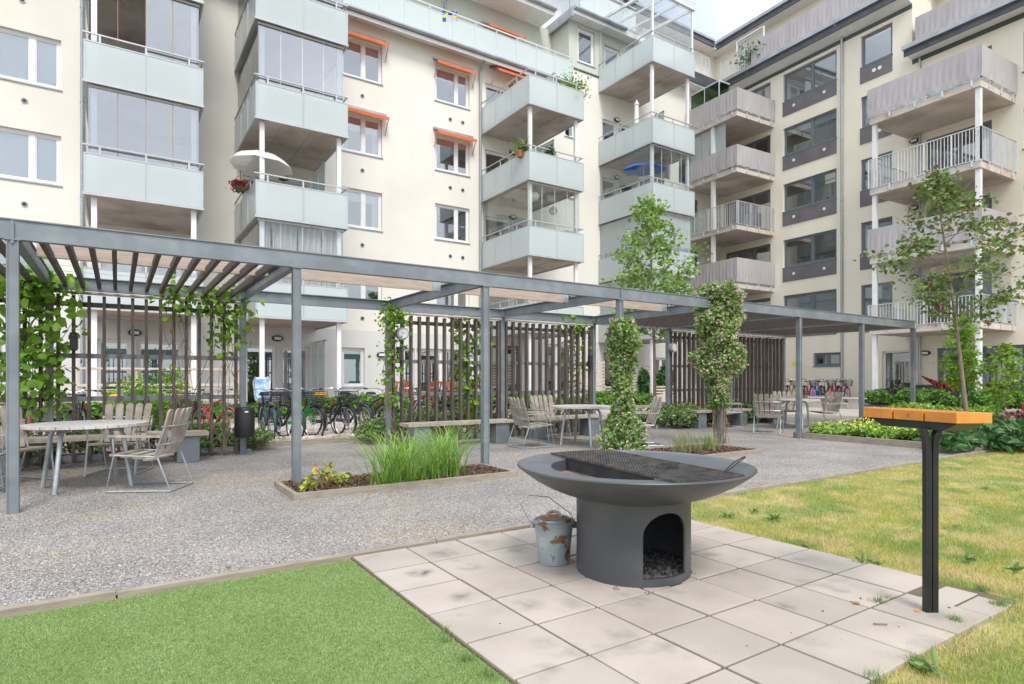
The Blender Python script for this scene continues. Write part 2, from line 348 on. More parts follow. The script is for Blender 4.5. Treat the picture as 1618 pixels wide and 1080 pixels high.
sheet('back_yard', rect(-20, 30, 18.3, 23), .006, K['paver'])
sheet('lawn', rect(-2, 30, -6, 4.07), -.002, K['lawn'])
sheet('artificial_turf', [(-14, -3), (1.335, -3), (1.335, 4.04), (-14, 4.04)], .004, K['turf'])
mb = MB()
for k in range(14): mb.box(WF, -12 + k * 2.0, -12 + k * 2.0 + 1.992, 4.06, 4.115, -.05, .035 + .004 * ((k * 7) % 3))
tag(mb.build('edging_board', K['timber'], bevel=.004), 'long low timber edging between grey gravel and the grass', 'edging')
# paving slabs 7 x 7
tag(MB().box(WF, 1.34, 4.17, 1.24, 4.06, -.04, .011).build('slab_bedding', K['joint']), kind='structure')
mb = MB(); S = .4035; x0s, y0s = 1.343, 4.05
for i in range(7):
    for j in range(7):
        a = .0075; dz = rng.uniform(-.0025, .0025); sh = rng.uniform(-.002, .002, 2)
        u0, u1 = x0s + i * S + a + sh[0], x0s + (i + 1) * S - a + sh[0]; v1, v0 = y0s - j * S - a + sh[1], y0s - (j + 1) * S + a + sh[1]
        if (i, j) == (6, 6):
            mb.box(WF, u0, u1 - .05, v0 + .17, v0 + .33, -.03, .012); mb.box(WF, u0, u1 - .1, v0, v0 + .155, -.03, .016)
        else: mb.box(WF, u0, u1, v0, v1, -.03, .02 + dz)
tag(mb.build('paving', K['slab'], bevel=.004), kind='structure')
def stains(m, spots, col):
    t = m.node_tree; n = t.nodes; l = t.links; p = n['Principled BSDF']; src = p.inputs['Base Color'].links[0].from_socket; tc = n.new('ShaderNodeTexCoord')
    nz_ = n.new('ShaderNodeTexNoise'); nz_.inputs['Scale'].default_value = 14; nz_.inputs['Detail'].default_value = 8; l.new(tc.outputs['Object'], nz_.inputs['Vector'])
    for (x, y), rad, amt in spots:
        c = G(x, y, .02); d = n.new('ShaderNodeVectorMath'); d.operation = 'DISTANCE'; d.inputs[1].default_value = c; l.new(tc.outputs['Object'], d.inputs[0])
        mr = n.new('ShaderNodeMapRange'); mr.inputs[1].default_value = rad; mr.inputs[2].default_value = rad * .15; mr.inputs[3].default_value = 0; mr.inputs[4].default_value = 1; l.new(d.outputs['Value'], mr.inputs[0])
        a = n.new('ShaderNodeMath'); a.operation = 'MULTIPLY_ADD'; a.inputs[1].default_value = 2.4; a.inputs[2].default_value = -.75; l.new(nz_.outputs['Fac'], a.inputs[0])
        b = n.new('ShaderNodeMath'); b.operation = 'MULTIPLY'; b.use_clamp = True; l.new(mr.outputs[0], b.inputs[0]); l.new(a.outputs[0], b.inputs[1])
        e = n.new('ShaderNodeMath'); e.operation = 'MULTIPLY'; e.inputs[1].default_value = amt; e.use_clamp = True; l.new(b.outputs[0], e.inputs[0])
        x_ = n.new('ShaderNodeMix'); x_.data_type = 'RGBA'; x_.inputs[7].default_value = (*col, 1); l.new(e.outputs[0], x_.inputs[0]); l.new(src, x_.inputs[6]); src = x_.outputs[2]
    l.new(src, p.inputs['Base Color'])
stains(K['slab'], [((664, 904), .11, 1.2), ((702, 873), .13, .8), ((742, 895), .12, .5), ((732, 942), .10, .9), ((760, 858), .15, .5), ((1242, 957), .075, .8), ((1330, 932), .06, .5), ((835, 955), .12, .5), ((1000, 945), .16, .5), ((890, 905), .10, .6), ((1150, 905), .14, .45), ((860, 1015), .09, .4), ((1290, 1015), .10, .3)], (.085, .08, .078))

# ------------------------------------------------------------------ facades
def ray(x): X = (x - 809) / f_; return X * cth + sth, -X * sth + cth
def sv(x, V=V0): a, b = ray(x); return a * V / b                   # along the left facade
def tv(x, off=OFF):
    a, b = ray(x); Z = off / (a * nR.x + b * nR.y); return Z * (a * dR.x + b * dR.y)
def wall(F, s0, s1, h0, h1, holes, m, parent, name='wall', depth=.13, d=0.):
    ss = sorted({s0, s1, *[q for h in holes for q in h[:2] if s0 < q < s1]}); hs = sorted({h0, h1, *[q for h in holes for q in h[2:4] if h0 < q < h1]})
    mb = MB()
    for a, b in zip(ss, ss[1:]):
        for c, e in zip(hs, hs[1:]):
            x, y = (a + b) / 2, (c + e) / 2
            if any(h[0] < x < h[1] and h[2] < y < h[3] for h in holes): continue
            mb.q(F.p(a, d, c), F.p(b, d, c), F.p(b, d, e), F.p(a, d, e))
    for a, b, c, e in [h[:4] for h in holes]:
        a, b, c, e = max(a, s0), min(b, s1), max(c, h0), min(e, h1)
        if b <= a or e <= c: continue
        k = d - depth
        mb.q(F.p(a, d, c), F.p(a, k, c), F.p(a, k, e), F.p(a, d, e)); mb.q(F.p(b, d, c), F.p(b, d, e), F.p(b, k, e), F.p(b, k, c))
        mb.q(F.p(a, d, e), F.p(a, k, e), F.p(b, k, e), F.p(b, d, e)); mb.q(F.p(a, d, c), F.p(b, d, c), F.p(b, k, c), F.p(a, k, c))
    return mb.build(name, m, parent)
def window(b, F, s0, s1, h0, h1, splits=(), fm='white', fw=.09, rec=.12, d=0., blind=0, bm='blind', sill=True, room=1.6, gm=None, plants=0, name='window', cur=0):
    """recessed window: frame > pane, sill, blind, room"""
    g = .002; k = d - rec + .02; xs = [s0 + g] + list(splits) + [s1 - g]; mb = MB(); a0, a1, c0, c1 = s0 + g, s1 - g, h0 + g, h1 - g
    mb.box(F, a0, a0 + fw, k - .06, k, c0, c1); mb.box(F, a1 - fw, a1, k - .06, k, c0, c1)
    mb.box(F, a0 + fw, a1 - fw, k - .06, k, c0, c0 + fw); mb.box(F, a0 + fw, a1 - fw, k - .06, k, c1 - fw, c1)
    for q in splits: mb.box(F, q - fw * .75, q + fw * .75, k - .055, k + .003, c0 + fw, c1 - fw)
    for q0, q1 in zip(xs, xs[1:]):                                 # inner sash line
        l0 = q0 + (fw if q0 == xs[0] else fw * .75); l1 = q1 - (fw if q1 == xs[-1] else fw * .75); t = .03
        mb.box(F, l0, l0 + t, k - .05, k - .012, c0 + fw, c1 - fw); mb.box(F, l1 - t, l1, k - .05, k - .012, c0 + fw, c1 - fw)
        mb.box(F, l0 + t, l1 - t, k - .05, k - .012, c0 + fw, c0 + fw + t); mb.box(F, l0 + t, l1 - t, k - .05, k - .012, c1 - fw - t, c1 - fw)
    wn = mb.build(name, K[fm], b)
    for q0, q1 in zip(xs, xs[1:]): MB().box(F, q0 + fw * .8, q1 - fw * .8, k - .036, k - .03, c0 + fw * .9, c1 - fw * .9).build('pane', gm or GL, wn)
    mb = MB(); z0, z1 = k - .07, k - .07 - room
    P = F.p
    mb.q(P(a0, z0, c0), P(a0, z1, c0), P(a0, z1, c1), P(a0, z0, c1)); mb.q(P(a1, z0, c0), P(a1, z0, c1), P(a1, z1, c1), P(a1, z1, c0))
    mb.q(P(a0, z0, c0), P(a1, z0, c0), P(a1, z1, c0), P(a0, z1, c0)); mb.q(P(a0, z0, c1), P(a0, z1, c1), P(a1, z1, c1), P(a1, z0, c1)); mb.q(P(a0, z1, c0), P(a1, z1, c0), P(a1, z1, c1), P(a0, z1, c1))
    mb.build('room', K['room'], wn)
    if blind:
        mb = MB(); n = max(2, int((c1 - c0) * blind / .05)); top = c1 - fw
        for i in range(n):
            z = top - i * .05; mb.q(P(a0 + fw, k - .075, z), P(a1 - fw, k - .075, z), P(a1 - fw, k - .10, z - .047), P(a0 + fw, k - .10, z - .047))
        mb.build('blind', K[bm], wn)
    if cur:
        mb = MB()
        for e0, e1 in ((a0 + .04, a0 + (a1 - a0) * cur), (a1 - (a1 - a0) * cur, a1 - .04)):
            m_ = 14; pts = [(e0 + (e1 - e0) * i / m_, k - .16 + .03 * math.sin(i * 2.1)) for i in range(m_ + 1)]
            for p, q in zip(pts, pts[1:]): mb.q(P(p[0], p[1], c0 + .05), P(q[0], q[1], c0 + .05), P(q[0], q[1], c1 - .05), P(p[0], p[1], c1 - .05))
        mb.build('curtain', K['curtain'], wn)
    if plants:
        for q in range(plants):
            s_ = a0 + fw + .15 + (a1 - a0 - 2 * fw - .3) * (q + .5) / plants; c = P(s_, k - .2, c0 + .05)
            pot = MB().lathe(c, [(0, 0), (.06, 0), (.08, .13), (.07, .13), (0, .12)], 12).build('flower_pot', K['white' if q % 2 else 'terracotta'], wn)
            pts = np.array(c + Vector((0, 0, .2))) + rng.normal(size=(70, 3)) * [.09, .05, .09]; leaves('foliage', pts, .05, K['leaf_shrub'], wn)
    if sill: MB().box(F, s0 - .03, s1 + .03, d - rec + .03, d + .04, h0 - .045, h0 - .003).build('sill', K['zinc' if fm == 'white' else 'greyf'], wn)
    return wn
def vents(b, F, pts):
    for s_, h in pts:
        c = F.p(s_, 0, h); n = F.D; m_ = MB(); m_.tube([c, c + n * .02], .085, 14); v = m_.build('vent', K['zinc'], b)
        MB().tube([c + n * .018, c + n * .026], .055, 12).build('vent_opening', K['lampb'], v)
def awning(b, F, s0, s1, h, out_=.42, drop=.30, val=.12):
    mb = MB(); m_ = 10
    mb.q(F.p(s0, .05, h), F.p(s1, .05, h), F.p(s1, out_, h - drop * .6), F.p(s0, out_, h - drop * .6))
    for i in range(m_):
        a, c = s0 + (s1 - s0) * i / m_, s0 + (s1 - s0) * (i + 1) / m_
        mb.q(F.p(a, out_, h - drop * .6), F.p(c, out_, h - drop * .6), F.p(c, out_, h - drop * .6 - val - .015 * (i % 2 == 0)), F.p(a, out_, h - drop * .6 - val - .015 * (i % 2)))
    o = mb.build('awning', K['awn'], b)
    m2 = MB().box(F, s0 - .02, s1 + .02, 0, .09, h - .02, h + .07)
    for s_ in (s0 + .02, s1 - .02): m2.bar(F.p(s_, .02, h - .75), F.p(s_, out_ - .02, h - drop * .6), .025, .025)
    m2.build('awning_arm', K['zinc'], o)
def downpipe(b, F, s_, h0, h1, d=.1, m='galv', off=.45):
    pts = [F.p(s_, d, h0), F.p(s_, d, h1 - .55), F.p(s_, d + .06, h1 - .4), F.p(s_, d + off - .06, h1 - .15), F.p(s_, d + off, h1)]
    o = MB().tube(pts, .055, 12).build('downpipe', K[m], b, smooth=True)
    for z in np.arange(h0 + 1, h1 - 1, 2.9): MB().tube([F.p(s_, d, z), F.p(s_, d, z + .04)], .066, 12).build('pipe_clamp', K['zinc'], o)
def oval_lamp(b, F, s_, h, d=.0):
    c = F.p(s_, d, h); o = MB()
    n = 16; ring = [(.19 * math.cos(2 * math.pi * i / n), .11 * math.sin(2 * math.pi * i / n)) for i in range(n)]
    o.q(*[F.p(s_ + x, d + .09, h + y) for x, y in ring])
    for i in range(n):
        a, c_ = ring[i], ring[(i + 1) % n]; o.q(F.p(s_ + a[0], d, h + a[1]), F.p(s_ + c_[0], d, h + c_[1]), F.p(s_ + c_[0], d + .09, h + c_[1]), F.p(s_ + a[0], d + .09, h + a[1]))
    l = o.build('wall_lamp', K['lampb'], b)
    MB().box(F, s_ - .12, s_ + .12, d + .088, d + .11, h - .05, h + .05).build('lamp_cover', K['lampw'], l)

FLOORS = [3.08, 6.06, 8.98, 11.92]
def glazing(bal, F, s0, s1, dep, z0, z1, m, front=4, side=4, sides=(0, 1), frac=1., joint=None):
    e = .1
    for i in range(front):
        a, c = s0 + e + (s1 - s0 - 2 * e) * i / front, s0 + e + (s1 - s0 - 2 * e) * (i + 1) / front
        if (i + .5) / front > 1 - frac or frac == 1: MB().box(F, a + .006, c - .006, dep - .16, dep - .15, z0, z1).build('glazing_pane', m, bal)
    for k in sides:
        x = (s0 + e) if k == 0 else (s1 - e)
        for i in range(side):
            a, c = .02 + (dep - .2) * i / side, .02 + (dep - .2) * (i + 1) / side
            MB().box(F, x - .005, x + .005, a + .006, c - .006, z0, z1).build('glazing_pane', m, bal)
    mb = MB(); mb.box(F, s0 + e - .02, s1 - e + .02, dep - .18, dep - .13, z1, z1 + .06); MB().box(F, s0 + e - .02, s1 - e + .02, dep - .18, dep - .13, z0 - .05, z0).build('glazing_track', K['alu'], bal)
    mb.build('glazing_track', K['alu'], bal)
    if joint:
        for i in range(1, front):
            a = s0 + e + (s1 - s0 - 2 * e) * i / front; MB().box(F, a - .007, a + .007, dep - .165, dep - .145, z0, z1).build('pane_joint', K[joint], bal)
def balconyL(b, s0, s1, dep, z0, z1, zlow, F=LF, nf=2, ns=3, glz=None, znext=None, posts=True, sides=(0, 1)):
    mb = MB().box(F, s0 + .06, s1 - .06, 0, dep - .06, z0 + .03, z0 + .2)
    for q in (.3, .62): mb.box(F, s0 + (s1 - s0) * q, s0 + (s1 - s0) * q + .22, .2, dep - .3, z0 + .015, z0 + .03)
    bal = mb.build('balcony', K['concrete'], b)
    fr = MB(); t = .03
    fr.box(F, s0 - .02, s1 + .02, dep - .02, dep + .02, z0 - .03, z0 + .03); fr.box(F, s0 - .02, s0 + .03, 0, dep - .02, z0 - .03, z0 + .03); fr.box(F, s1 - .03, s1 + .02, 0, dep - .02, z0 - .03, z0 + .03)
    fr.box(F, s0, s1, dep - .01, dep + .02, z1, z1 + .03); fr.box(F, s0, s0 + .03, 0, dep - .01, z1, z1 + .03); fr.box(F, s1 - .03, s1, 0, dep - .01, z1, z1 + .03)
    for i in range(nf + 1):
        x = s0 + (s1 - s0) * i / nf; x = min(max(x, s0 + .015), s1 - .015)
        fr.box(F, x - .015, x + .015, dep - .012, dep + .018, z0 + .03, z1)
    for i in range(ns):
        y = .03 + (dep - .03) * i / ns
        for x in (s0, s1): fr.box(F, x - .016 if x == s0 else x - .016, x + .016, y - .015, y + .015, z0 + .03, z1)
    H = z1 + .27                                                   # upper hand rail
    fr.box(F, s0 - .03, s1 + .03, dep - .08, dep - .03, H - .035, H); fr.box(F, s0 - .01, s0 + .03, 0, dep - .08, H - .035, H); fr.box(F, s1 - .03, s1 + .01, 0, dep - .08, H - .035, H)
    for i in range(nf * 2 + 1):
        if i % 2 == 0 or nf < 2:
            x = min(max(s0 + (s1 - s0) * i / (nf * 2), s0 + .35 if i == 0 else s0), s1 - .35 if i == nf * 2 else s1)
            fr.box(F, x - .025, x + .025, dep - .07, dep - .035, z1 - .1, H - .035)
    for i in range(ns):
        y = dep * (i + .3) / ns
        for x in (s0 + .01, s1 - .01): fr.box(F, x - .015, x + .015, y - .02, y + .02, z1 + .03, H - .035)
    fr.build('railing', K['rail'], bal)
    for i in range(nf): MB().box(F, s0 + (s1 - s0) * i / nf + .02, s0 + (s1 - s0) * (i + 1) / nf - .02, dep, dep + .01, z0 + .035, z1 - .003).build('glass_panel', FR, bal)
    for x in (s0, s1 - .01):
        for i in range(ns): MB().box(F, x, x + .01, .03 + (dep - .03) * i / ns + .02, .03 + (dep - .03) * (i + 1) / ns - .02, z0 + .035, z1 - .003).build('glass_panel', FR, bal)
    if posts:
        for x in (s0 + .22, s1 - .22): MB().box(F, x - .065, x + .065, dep - .30, dep - .18, zlow, z0 + .01).build('post', K['white'], bal)
    if glz: glazing(bal, F, s0, s1, dep, z1 + .02, znext - .08, **glz)
    return bal
def bars(F, mb, s0, s1, dep, z0, z1, step=.115, r=.011, posts=1.0):
    def run(p, q):
        L = (q - p).length; n = max(1, int(L / step)); d = (q - p) / n
        for i in range(n + 1):
            c = p + d * i; mb.bar(c + Vector((0, 0, z0)), c + Vector((0, 0, z1)), .02 if i % 8 else .045, .02 if i % 8 else .045)
        mb.bar(p + Vector((0, 0, z1)), q + Vector((0, 0, z1)), .05, .025); mb.bar(p + Vector((0, 0, z0)), q + Vector((0, 0, z0)), .035, .02)
    A, B, C_, D = F.p(s0, 0, 0), F.p(s0, dep, 0), F.p(s1, dep, 0), F.p(s1, 0, 0)
    if s0 < 1e8: run(B, C_); run(A, B); run(C_, D)
def cloth(F, pts, z0, z1, par, name='privacy_cloth'):
    mb = MB(); prev = None
    for (a0, d0), (a1, d1) in zip(pts, pts[1:]):
        p, q = F.p(a0, d0, 0), F.p(a1, d1, 0); L = (q - p).length; n = max(2, int(L / .06)); dr = (q - p).normalized(); nn = Vector((dr.y, -dr.x, 0))
        for i in range(n + 1):
            c = p.lerp(q, i / n); bulge = .012 * abs(math.sin(math.pi * i / 9.)) ; lo = .01 * math.sin(i * 1.7) + .006 * math.sin(i * .63)
            cur = (c + nn * (bulge + .0) + Vector((0, 0, z1)), c + nn * (bulge - lo) + Vector((0, 0, z0 + .3)), c + nn * (bulge + lo) + Vector((0, 0, z0)))
            if prev is not None and i: mb.q(prev[1], cur[1], cur[0], prev[0]); mb.q(prev[2], cur[2], cur[1], prev[1])
            prev = cur
    return mb.build(name, K['screen'], par)
def balconyR(b, s0, s1, dep, zb, zt, zlow, screened=True, ends=(1, 1), posts=True):
    F = RF; bal = MB().box(F, s0, s1, 0, dep, zb, zb + .25).build('balcony', K['concR'], b)
    MB().box(F, s0 + .1, s1 - .1, .0, dep - .1, zb - .006, zb - .001).build('soffit', K['concrete'], bal)
    mb = MB(); bars(F, mb, s0 - .03, s1 + .03, dep + .03, zb + .28, zt)
    for s_ in np.arange(s0 + .25, s1, .95): mb.box(F, s_ - .03, s_ + .03, dep, dep + .05, zb + .06, zb + .28)
    for d_ in np.arange(.3, dep, .95):
        for s_ in (s0 - .05, s1): mb.box(F, s_, s_ + .05, d_ - .03, d_ + .03, zb + .06, zb + .28)
    mb.build('railing', K['alu'], bal)
    if screened: cloth(F, [(s1 + .06, .02), (s1 + .06, dep + .06), (s0 - .06, dep + .06), (s0 - .06, .02)], zb + .31, zt + .01, bal)
    if posts:
        for s_ in (s0 + .12, s1 - .12): MB().box(F, s_ - .08, s_ + .08, dep - .26, dep - .1, zlow, zb).build('post', K['white'], bal)
    return bal

# ---- left building
BL = empty('apartment_building', (12, V0, 0), label='long cream apartment building with frosted glass balconies and orange awnings behind the pergola', cat='building')
holes = []; wins = []
def wl(s0, s1, h0, h1, **k): holes.append((s0, s1, h0, h1)); wins.append((s0, s1, h0, h1, k))
for i, top in enumerate((5.7, 8.6, 11.5, 14.4)):
    wl(-3.9, -1.43, top - 1.5, top, splits=(-2.12,), blind=(0, .95, .95, .5)[i] or .9)
    wl(7.12, 8.76, top - 1.5, top, splits=(8.02,), blind=(.1, .25, .35, .25)[i], cur=.2 if i in (1, 2) else 0)
    wl(11.08, 12.72, top - 1.5, top, splits=(12.12,), blind=(.05, .0, .2, .3)[i], plants=3 if i in (1, 2) else 0)
    zf = FLOORS[i] + .22
    wl(-.45, .75, zf, zf + 2.1, fm='white', blind=.3, sill=False); wl(.8, 1.9, zf, zf + 2.1, sill=False, cur=.3)
    wl(3.65, 4.85, zf, zf + 2.1, sill=False, blind=.35); wl(4.95, 5.85, zf, zf + 2.1, sill=False, cur=.2)
    wl(13.5, 14.9, zf, zf + 2.15, sill=False, cur=.15); wl(15.0, 15.8, zf + .7, zf + 2.15, sill=False)
    wl(17.95, 18.6, zf + .8, zf + 2.1, sill=True)
    wl(20.35, 21.35, zf, zf + 2.2, sill=False, blind=.3, bm='tealblind'); wl(21.5, 22.6, zf, zf + 2.2, sill=False)
    wl(24.0, 25.3, zf, zf + 2.2, sill=False, fm='greyf'); wl(26.0, 27.6, zf, zf + 2.2, sill=False, fm='greyf')
# ground floor
for x0, x1, h1, k in [(0, 30, 2.45, dict(bm='tealblind', blind=.9)), (152, 207, 2.5, dict(blind=.5)), (216, 288, 2.5, dict(bm='tealblind', blind=.6)),
                      (386, 437, 2.45, dict(blind=.0)), (443, 489, 2.4, dict(blind=.95)), (540, 576, 2.45, dict(blind=.98, bm='tealblind')),
                      (637, 655, 2.5, dict()), (658, 700, 2.5, dict(cur=.2)), (704, 740, 2.5, dict()), (772, 822, 2.75, dict(fm='greyf')), (860, 905, 2.9, dict(splits=(sv(882),), cur=.15)), (954, 976, 2.6, dict(fm='greyf')), (984, 1001, 2.4, dict(cur=.3)), (1030, 1062, 2.4, dict(splits=(sv(1046),)))]:
    h0 = .15 if x0 not in (540, 1030, 0) else (.95 if x0 != 0 else .9)
    wl(sv(x0), sv(x1), h0, h1, sill=x0 in (540, 1030), **k)
wall(LF, -14, 18.2, 3.12, 15.12, holes, K['cream'], BL); wall(LF, 18.2, 22.9, 3.12, 16.35, holes, K['cream'], BL); wall(LF, 22.9, 29.5, 3.12, 17.6, holes, K['cream'], BL)
wall(LF, -14, 29.5, -.1, 3.12, holes, K['base'], BL, d=.004, name='ground_floor_wall')
for s0, s1, h0, h1, k in wins: window(BL, LF, s0, s1, h0, h1, **k)
vents(BL, LF, [(s_, t - 2.15) for t in (5.7 + 2.9, 11.5, 14.4, 5.75) for s_ in (-3.0, -1.05 if False else 7.95, 11.78, 12.38)] + [(-2.3, 9.55 - .1), (-2.3, 6.4), (-2.35, 12.4)])
for s0, s1 in ((7.0, 8.9), (11.0, 12.85)):
    for t in (11.5, 14.4): awning(BL, LF, s0, s1, t + .17)
awning(BL, LF, 13.75, 16.0, 14.98, out_=.75, drop=.5, val=.1)
downpipe(BL, LF, sv(757.5), 0, 15.15, off=.42); downpipe(BL, LF, sv(130, 22.6), 0, 15.15, off=.42)
for i, zf in enumerate((0, *FLOORS)):
    oval_lamp(BL, LF, 5.0 if i else sv(438), zf + 2.45 + (.25 if i == 0 else 0)); oval_lamp(BL, LF, 14.95, zf + 2.5); oval_lamp(BL, LF, 21.3, zf + 2.55)
oval_lamp(BL, LF, sv(213), 2.72); oval_lamp(BL, LF, sv(602), 2.2)
# eaves, terrace, penthouse
mb = MB(); P = LF.p
mb.q(P(-14, 0, 15.1), P(18.2, 0, 15.1), P(18.2, .55, 14.93), P(-14, .55, 14.93)); mb.box(LF, -14, 18.2, .55, .58, 14.9, 15.06); mb.box(LF, -14, 18.2, -1.5, .56, 15.12, 15.16)
mb.build('eaves', K['white'], BL)
MB().tube([P(-14, .66, 15.14), P(18.25, .66, 15.14)], .085, 10).build('gutter', K['zinc'], BL, smooth=True)
mb = MB(); n = 30; d0 = .38
tr = MB()
for i in range(n):
    a = -14 + (18.15 + 14) * i / n; c = -14 + (18.15 + 14) * (i + 1) / n
    tr.box(LF, a - .018, a + .018, d0 - .02, d0 + .02, 15.2, 16.5)
    MB().box(LF, a + .03, c - .03, d0, d0 + .01, 15.28, 16.34).build('terrace_panel', FR, BL)
tr.box(LF, -14, 18.15, d0 - .02, d0 + .03, 16.5, 16.54); tr.box(LF, -14, 18.15, d0 - .01, d0 + .02, 16.345, 16.37); tr.box(LF, 18.13, 18.17, d0 - .02, d0 + .02, 15.2, 16.5)
tr.build('terrace_railing', K['alu'], BL)
ph = [(2.0, 3.2, 15.4, 17.6), (6, 7.5, 15.4, 17.6), (14.2, 15.6, 15.4, 17.6)]
wall(LF, -14, 18.2, 15.1, 18.7, ph, K['sage'], BL, d=-1.35, name='penthouse_wall')
for h in ph: window(BL, LF, *h, d=-1.35, sill=False, blind=.3)
mb = MB(); mb.box(LF, -14, 17.45, -1.5, -.12, 18.62, 18.72); mb.box(LF, -14, 17.45, -.12, -.09, 18.56, 18.8); mb.build('penthouse_eaves', K['white'], BL)
MB().tube([P(-14, .0, 18.84), P(17.45, .0, 18.84)], .09, 10).build('gutter', K['zinc'], BL, smooth=True)
MB().tube([P(12.2, -1.25, 15.2), P(12.2, -1.25, 18.0), P(12.2, -.8, 18.35), P(12.2, -.05, 18.75)], .055, 10).build('downpipe', K['galv'], BL, smooth=True)
awning(BL, Frame(LF.p(0, -1.35, 0), LF.S, LF.D), 14.1, 16.1, 17.75, out_=.75, drop=.6, val=.08)
bw = [(18.75, 19.85, 16.75, 18.45), (20.5, 21.6, 16.2, 18.1)]
wall(LF, 18.2, 22.9, 16.35, 18.66, bw, K['sage'], BL, name='bay_wall', d=.003)
mb = MB(); mb.q(P(18.2, 0, 15.1), P(18.2, -1.4, 15.1), P(18.2, -1.4, 18.66), P(18.2, 0, 18.66)); mb.build('bay_side_wall', K['sage'], BL)
for h in bw: window(BL, LF, *h, fw=.13)
MB().box(LF, 18.15, 22.9, 0, .05, 16.3, 16.36).build('flashing', K['dark'], BL)
mb = MB().box(LF, 18.05, 22.9, -1.6, .52, 18.64, 18.72).box(LF, 18.05, 22.9, .52, .56, 18.6, 18.84); mb.build('bay_eaves', K['white'], BL)
MB().box(LF, 17.98, 18.05, -1.7, .56, 18.45, 18.9).build('bay_fascia', K['zinc'], BL); MB().tube([P(18.05, .64, 18.85), P(21.4, .64, 18.85)], .09, 10).build('gutter', K['zinc'], BL, smooth=True)
mb = MB(); xs = [18.75, 19.7, 20.65, 21.6, 22.5]
for a, c in zip(xs, xs[1:]):
    mb.box(LF, a - .02, a + .02, .18, .22, 19.0, 20.42); MB().box(LF, a + .03, c - .03, .2, .21, 19.25, 20.25).build('terrace_panel', FR, BL)
for a, c in ((-1.3, -.6), (-.6, .15)): MB().box(LF, 18.74, 18.75, a + .03, c - .03, 19.25, 20.25).build('terrace_panel', FR, BL)
mb.box(LF, 18.73, 22.5, .17, .22, 20.42, 20.46); mb.box(LF, 18.73, 18.77, -1.3, .17, 20.42, 20.46); mb.build('terrace_railing', K['alu'], BL)
uw = [(13.6, 14.3, 19.4, 21.2)]
wall(LF, -14, 18.0, 18.7, 22.3, [(16.1, 16.9, 19.3, 21.3)], K['white'], BL, d=-3.2, name='attic_wall'); window(BL, LF, 16.1, 16.9, 19.3, 21.3, d=-3.2)
wall(LF, 17.0, 22.2, 18.7, 21.9, [(19.5, 21.2, 19.4, 21.3)], K['white'], BL, d=-1.9, name='attic_wall'); window(BL, LF, 19.5, 21.2, 19.4, 21.3, d=-1.9, splits=(20.3,))
mb = MB().box(LF, 16.5, sv(1011, 23.4), -4, -.7, 21.75, 21.85).box(LF, 16.5, sv(1011, 23.4), -.7, -.67, 21.7, 21.98); mb.build('attic_eaves', K['white'], BL)
MB().tube([P(16.5, -.6, 22.02), P(sv(1011, 23.4), -.6, 22.02)], .09, 10).build('gutter', K['zinc'], BL, smooth=True)
MB().q(P(16.5, -.7, 22), P(22.9, -.7, 22), P(22.9, -5, 23.2), P(16.5, -5, 23.2)).build('roof', K['zinc'], BL)
MB().q(P(-14, 0, 18.9), P(17.4, 0, 18.9), P(17.4, -3.2, 19.0), P(-14, -3.2, 19.0)).build('roof', K['zinc'], BL)
# corner part under the shared terrace
mb = MB().box(LF, 22.9, 28.9, 0, .55, 17.5, 17.6); mb.build('corner_eaves', K['white'], BL)
MB().box(LF, 22.9, 28.82, .55, .62, 17.6, 18.2).build('corner_fascia', K['dark'], BL)
MB().box(LF, 22.9, 29.5, -2, .55, 18.15, 18.2).build('terrace_floor', K['concrete'], BL)
wall(LF, 22.9, 31.2, 18.2, 21.15, [(24.2, 25.6, 18.3, 20.4)], K['cream'], BL, d=-1.4, name='attic_wall'); window(BL, LF, 24.2, 25.6, 18.3, 20.4, d=-1.4, fm='greyf')
mb = MB(); bars(LF, mb, 23, 28.3, .2, 18.4, 19.6); mb.build('terrace_railing', K['alu'], BL)
MB().box(LF, 22.5, 30.3, -3, -.75, 21.1, 21.18).build('attic_eaves', K['white'], BL); MB().box(LF, 22.5, 29.9, -.75, -.68, 21.12, 21.5).build('attic_fascia', K['dark'], BL)
MB().box(LF, 22.5, 29.85, -.68, -.6, 21.42, 21.55).build('gutter', K['zinc'], BL)
MB().q(P(-14, -12, -.1), P(-14, 0, -.1), P(-14, 0, 15), P(-14, -12, 15)).build('end_wall', K['cream'], BL)

# balconies of the left building
B = {}
for i, z in enumerate(FLOORS):
    nx = (FLOORS + [14.86])[i + 1]; lo = (0, *[q + .2 for q in FLOORS])[i]
    B[1, i] = balconyL(BL, -.74, 2.03, 3.65, z, z + 1.03, lo, znext=nx, glz=[None, dict(m=GLR, joint='rust'), dict(m=GLR, joint='rust', frac=.5), dict(m=GLR)][i])
    B[2, i] = balconyL(BL, 3.4, 6.16, 3.75, z, z + 1.04, lo, znext=nx, glz=[dict(m=GLB, joint='alu'), None, dict(m=GLR, joint='alu'), dict(m=GLR)][i])
    B[3, i] = balconyL(BL, 13.28, 16.02, 3.68, z, z + 1.1, lo, znext=nx, glz=dict(m=GLB, joint='alu') if i == 1 else None)
    if i < 4: B[4, i] = balconyL(BL, 20.1, 22.92, 3.62, z, z + 1.12, lo, znext=(nx if i < 3 else 15.56), glz=[dict(m=FRC, joint='alu'), dict(m=FRC, joint='alu'), dict(m=GLB, joint='alu'), None][i])
balconyL(BL, -.74, 2.03, 3.65, 14.84, 15.9, 12.1); balconyL(BL, 3.4, 6.16, 3.75, 14.84, 15.9, 12.1)
B[4, 4] = balconyL(BL, 20.1, 22.92, 3.62, 15.58, 16.69, 12.1)
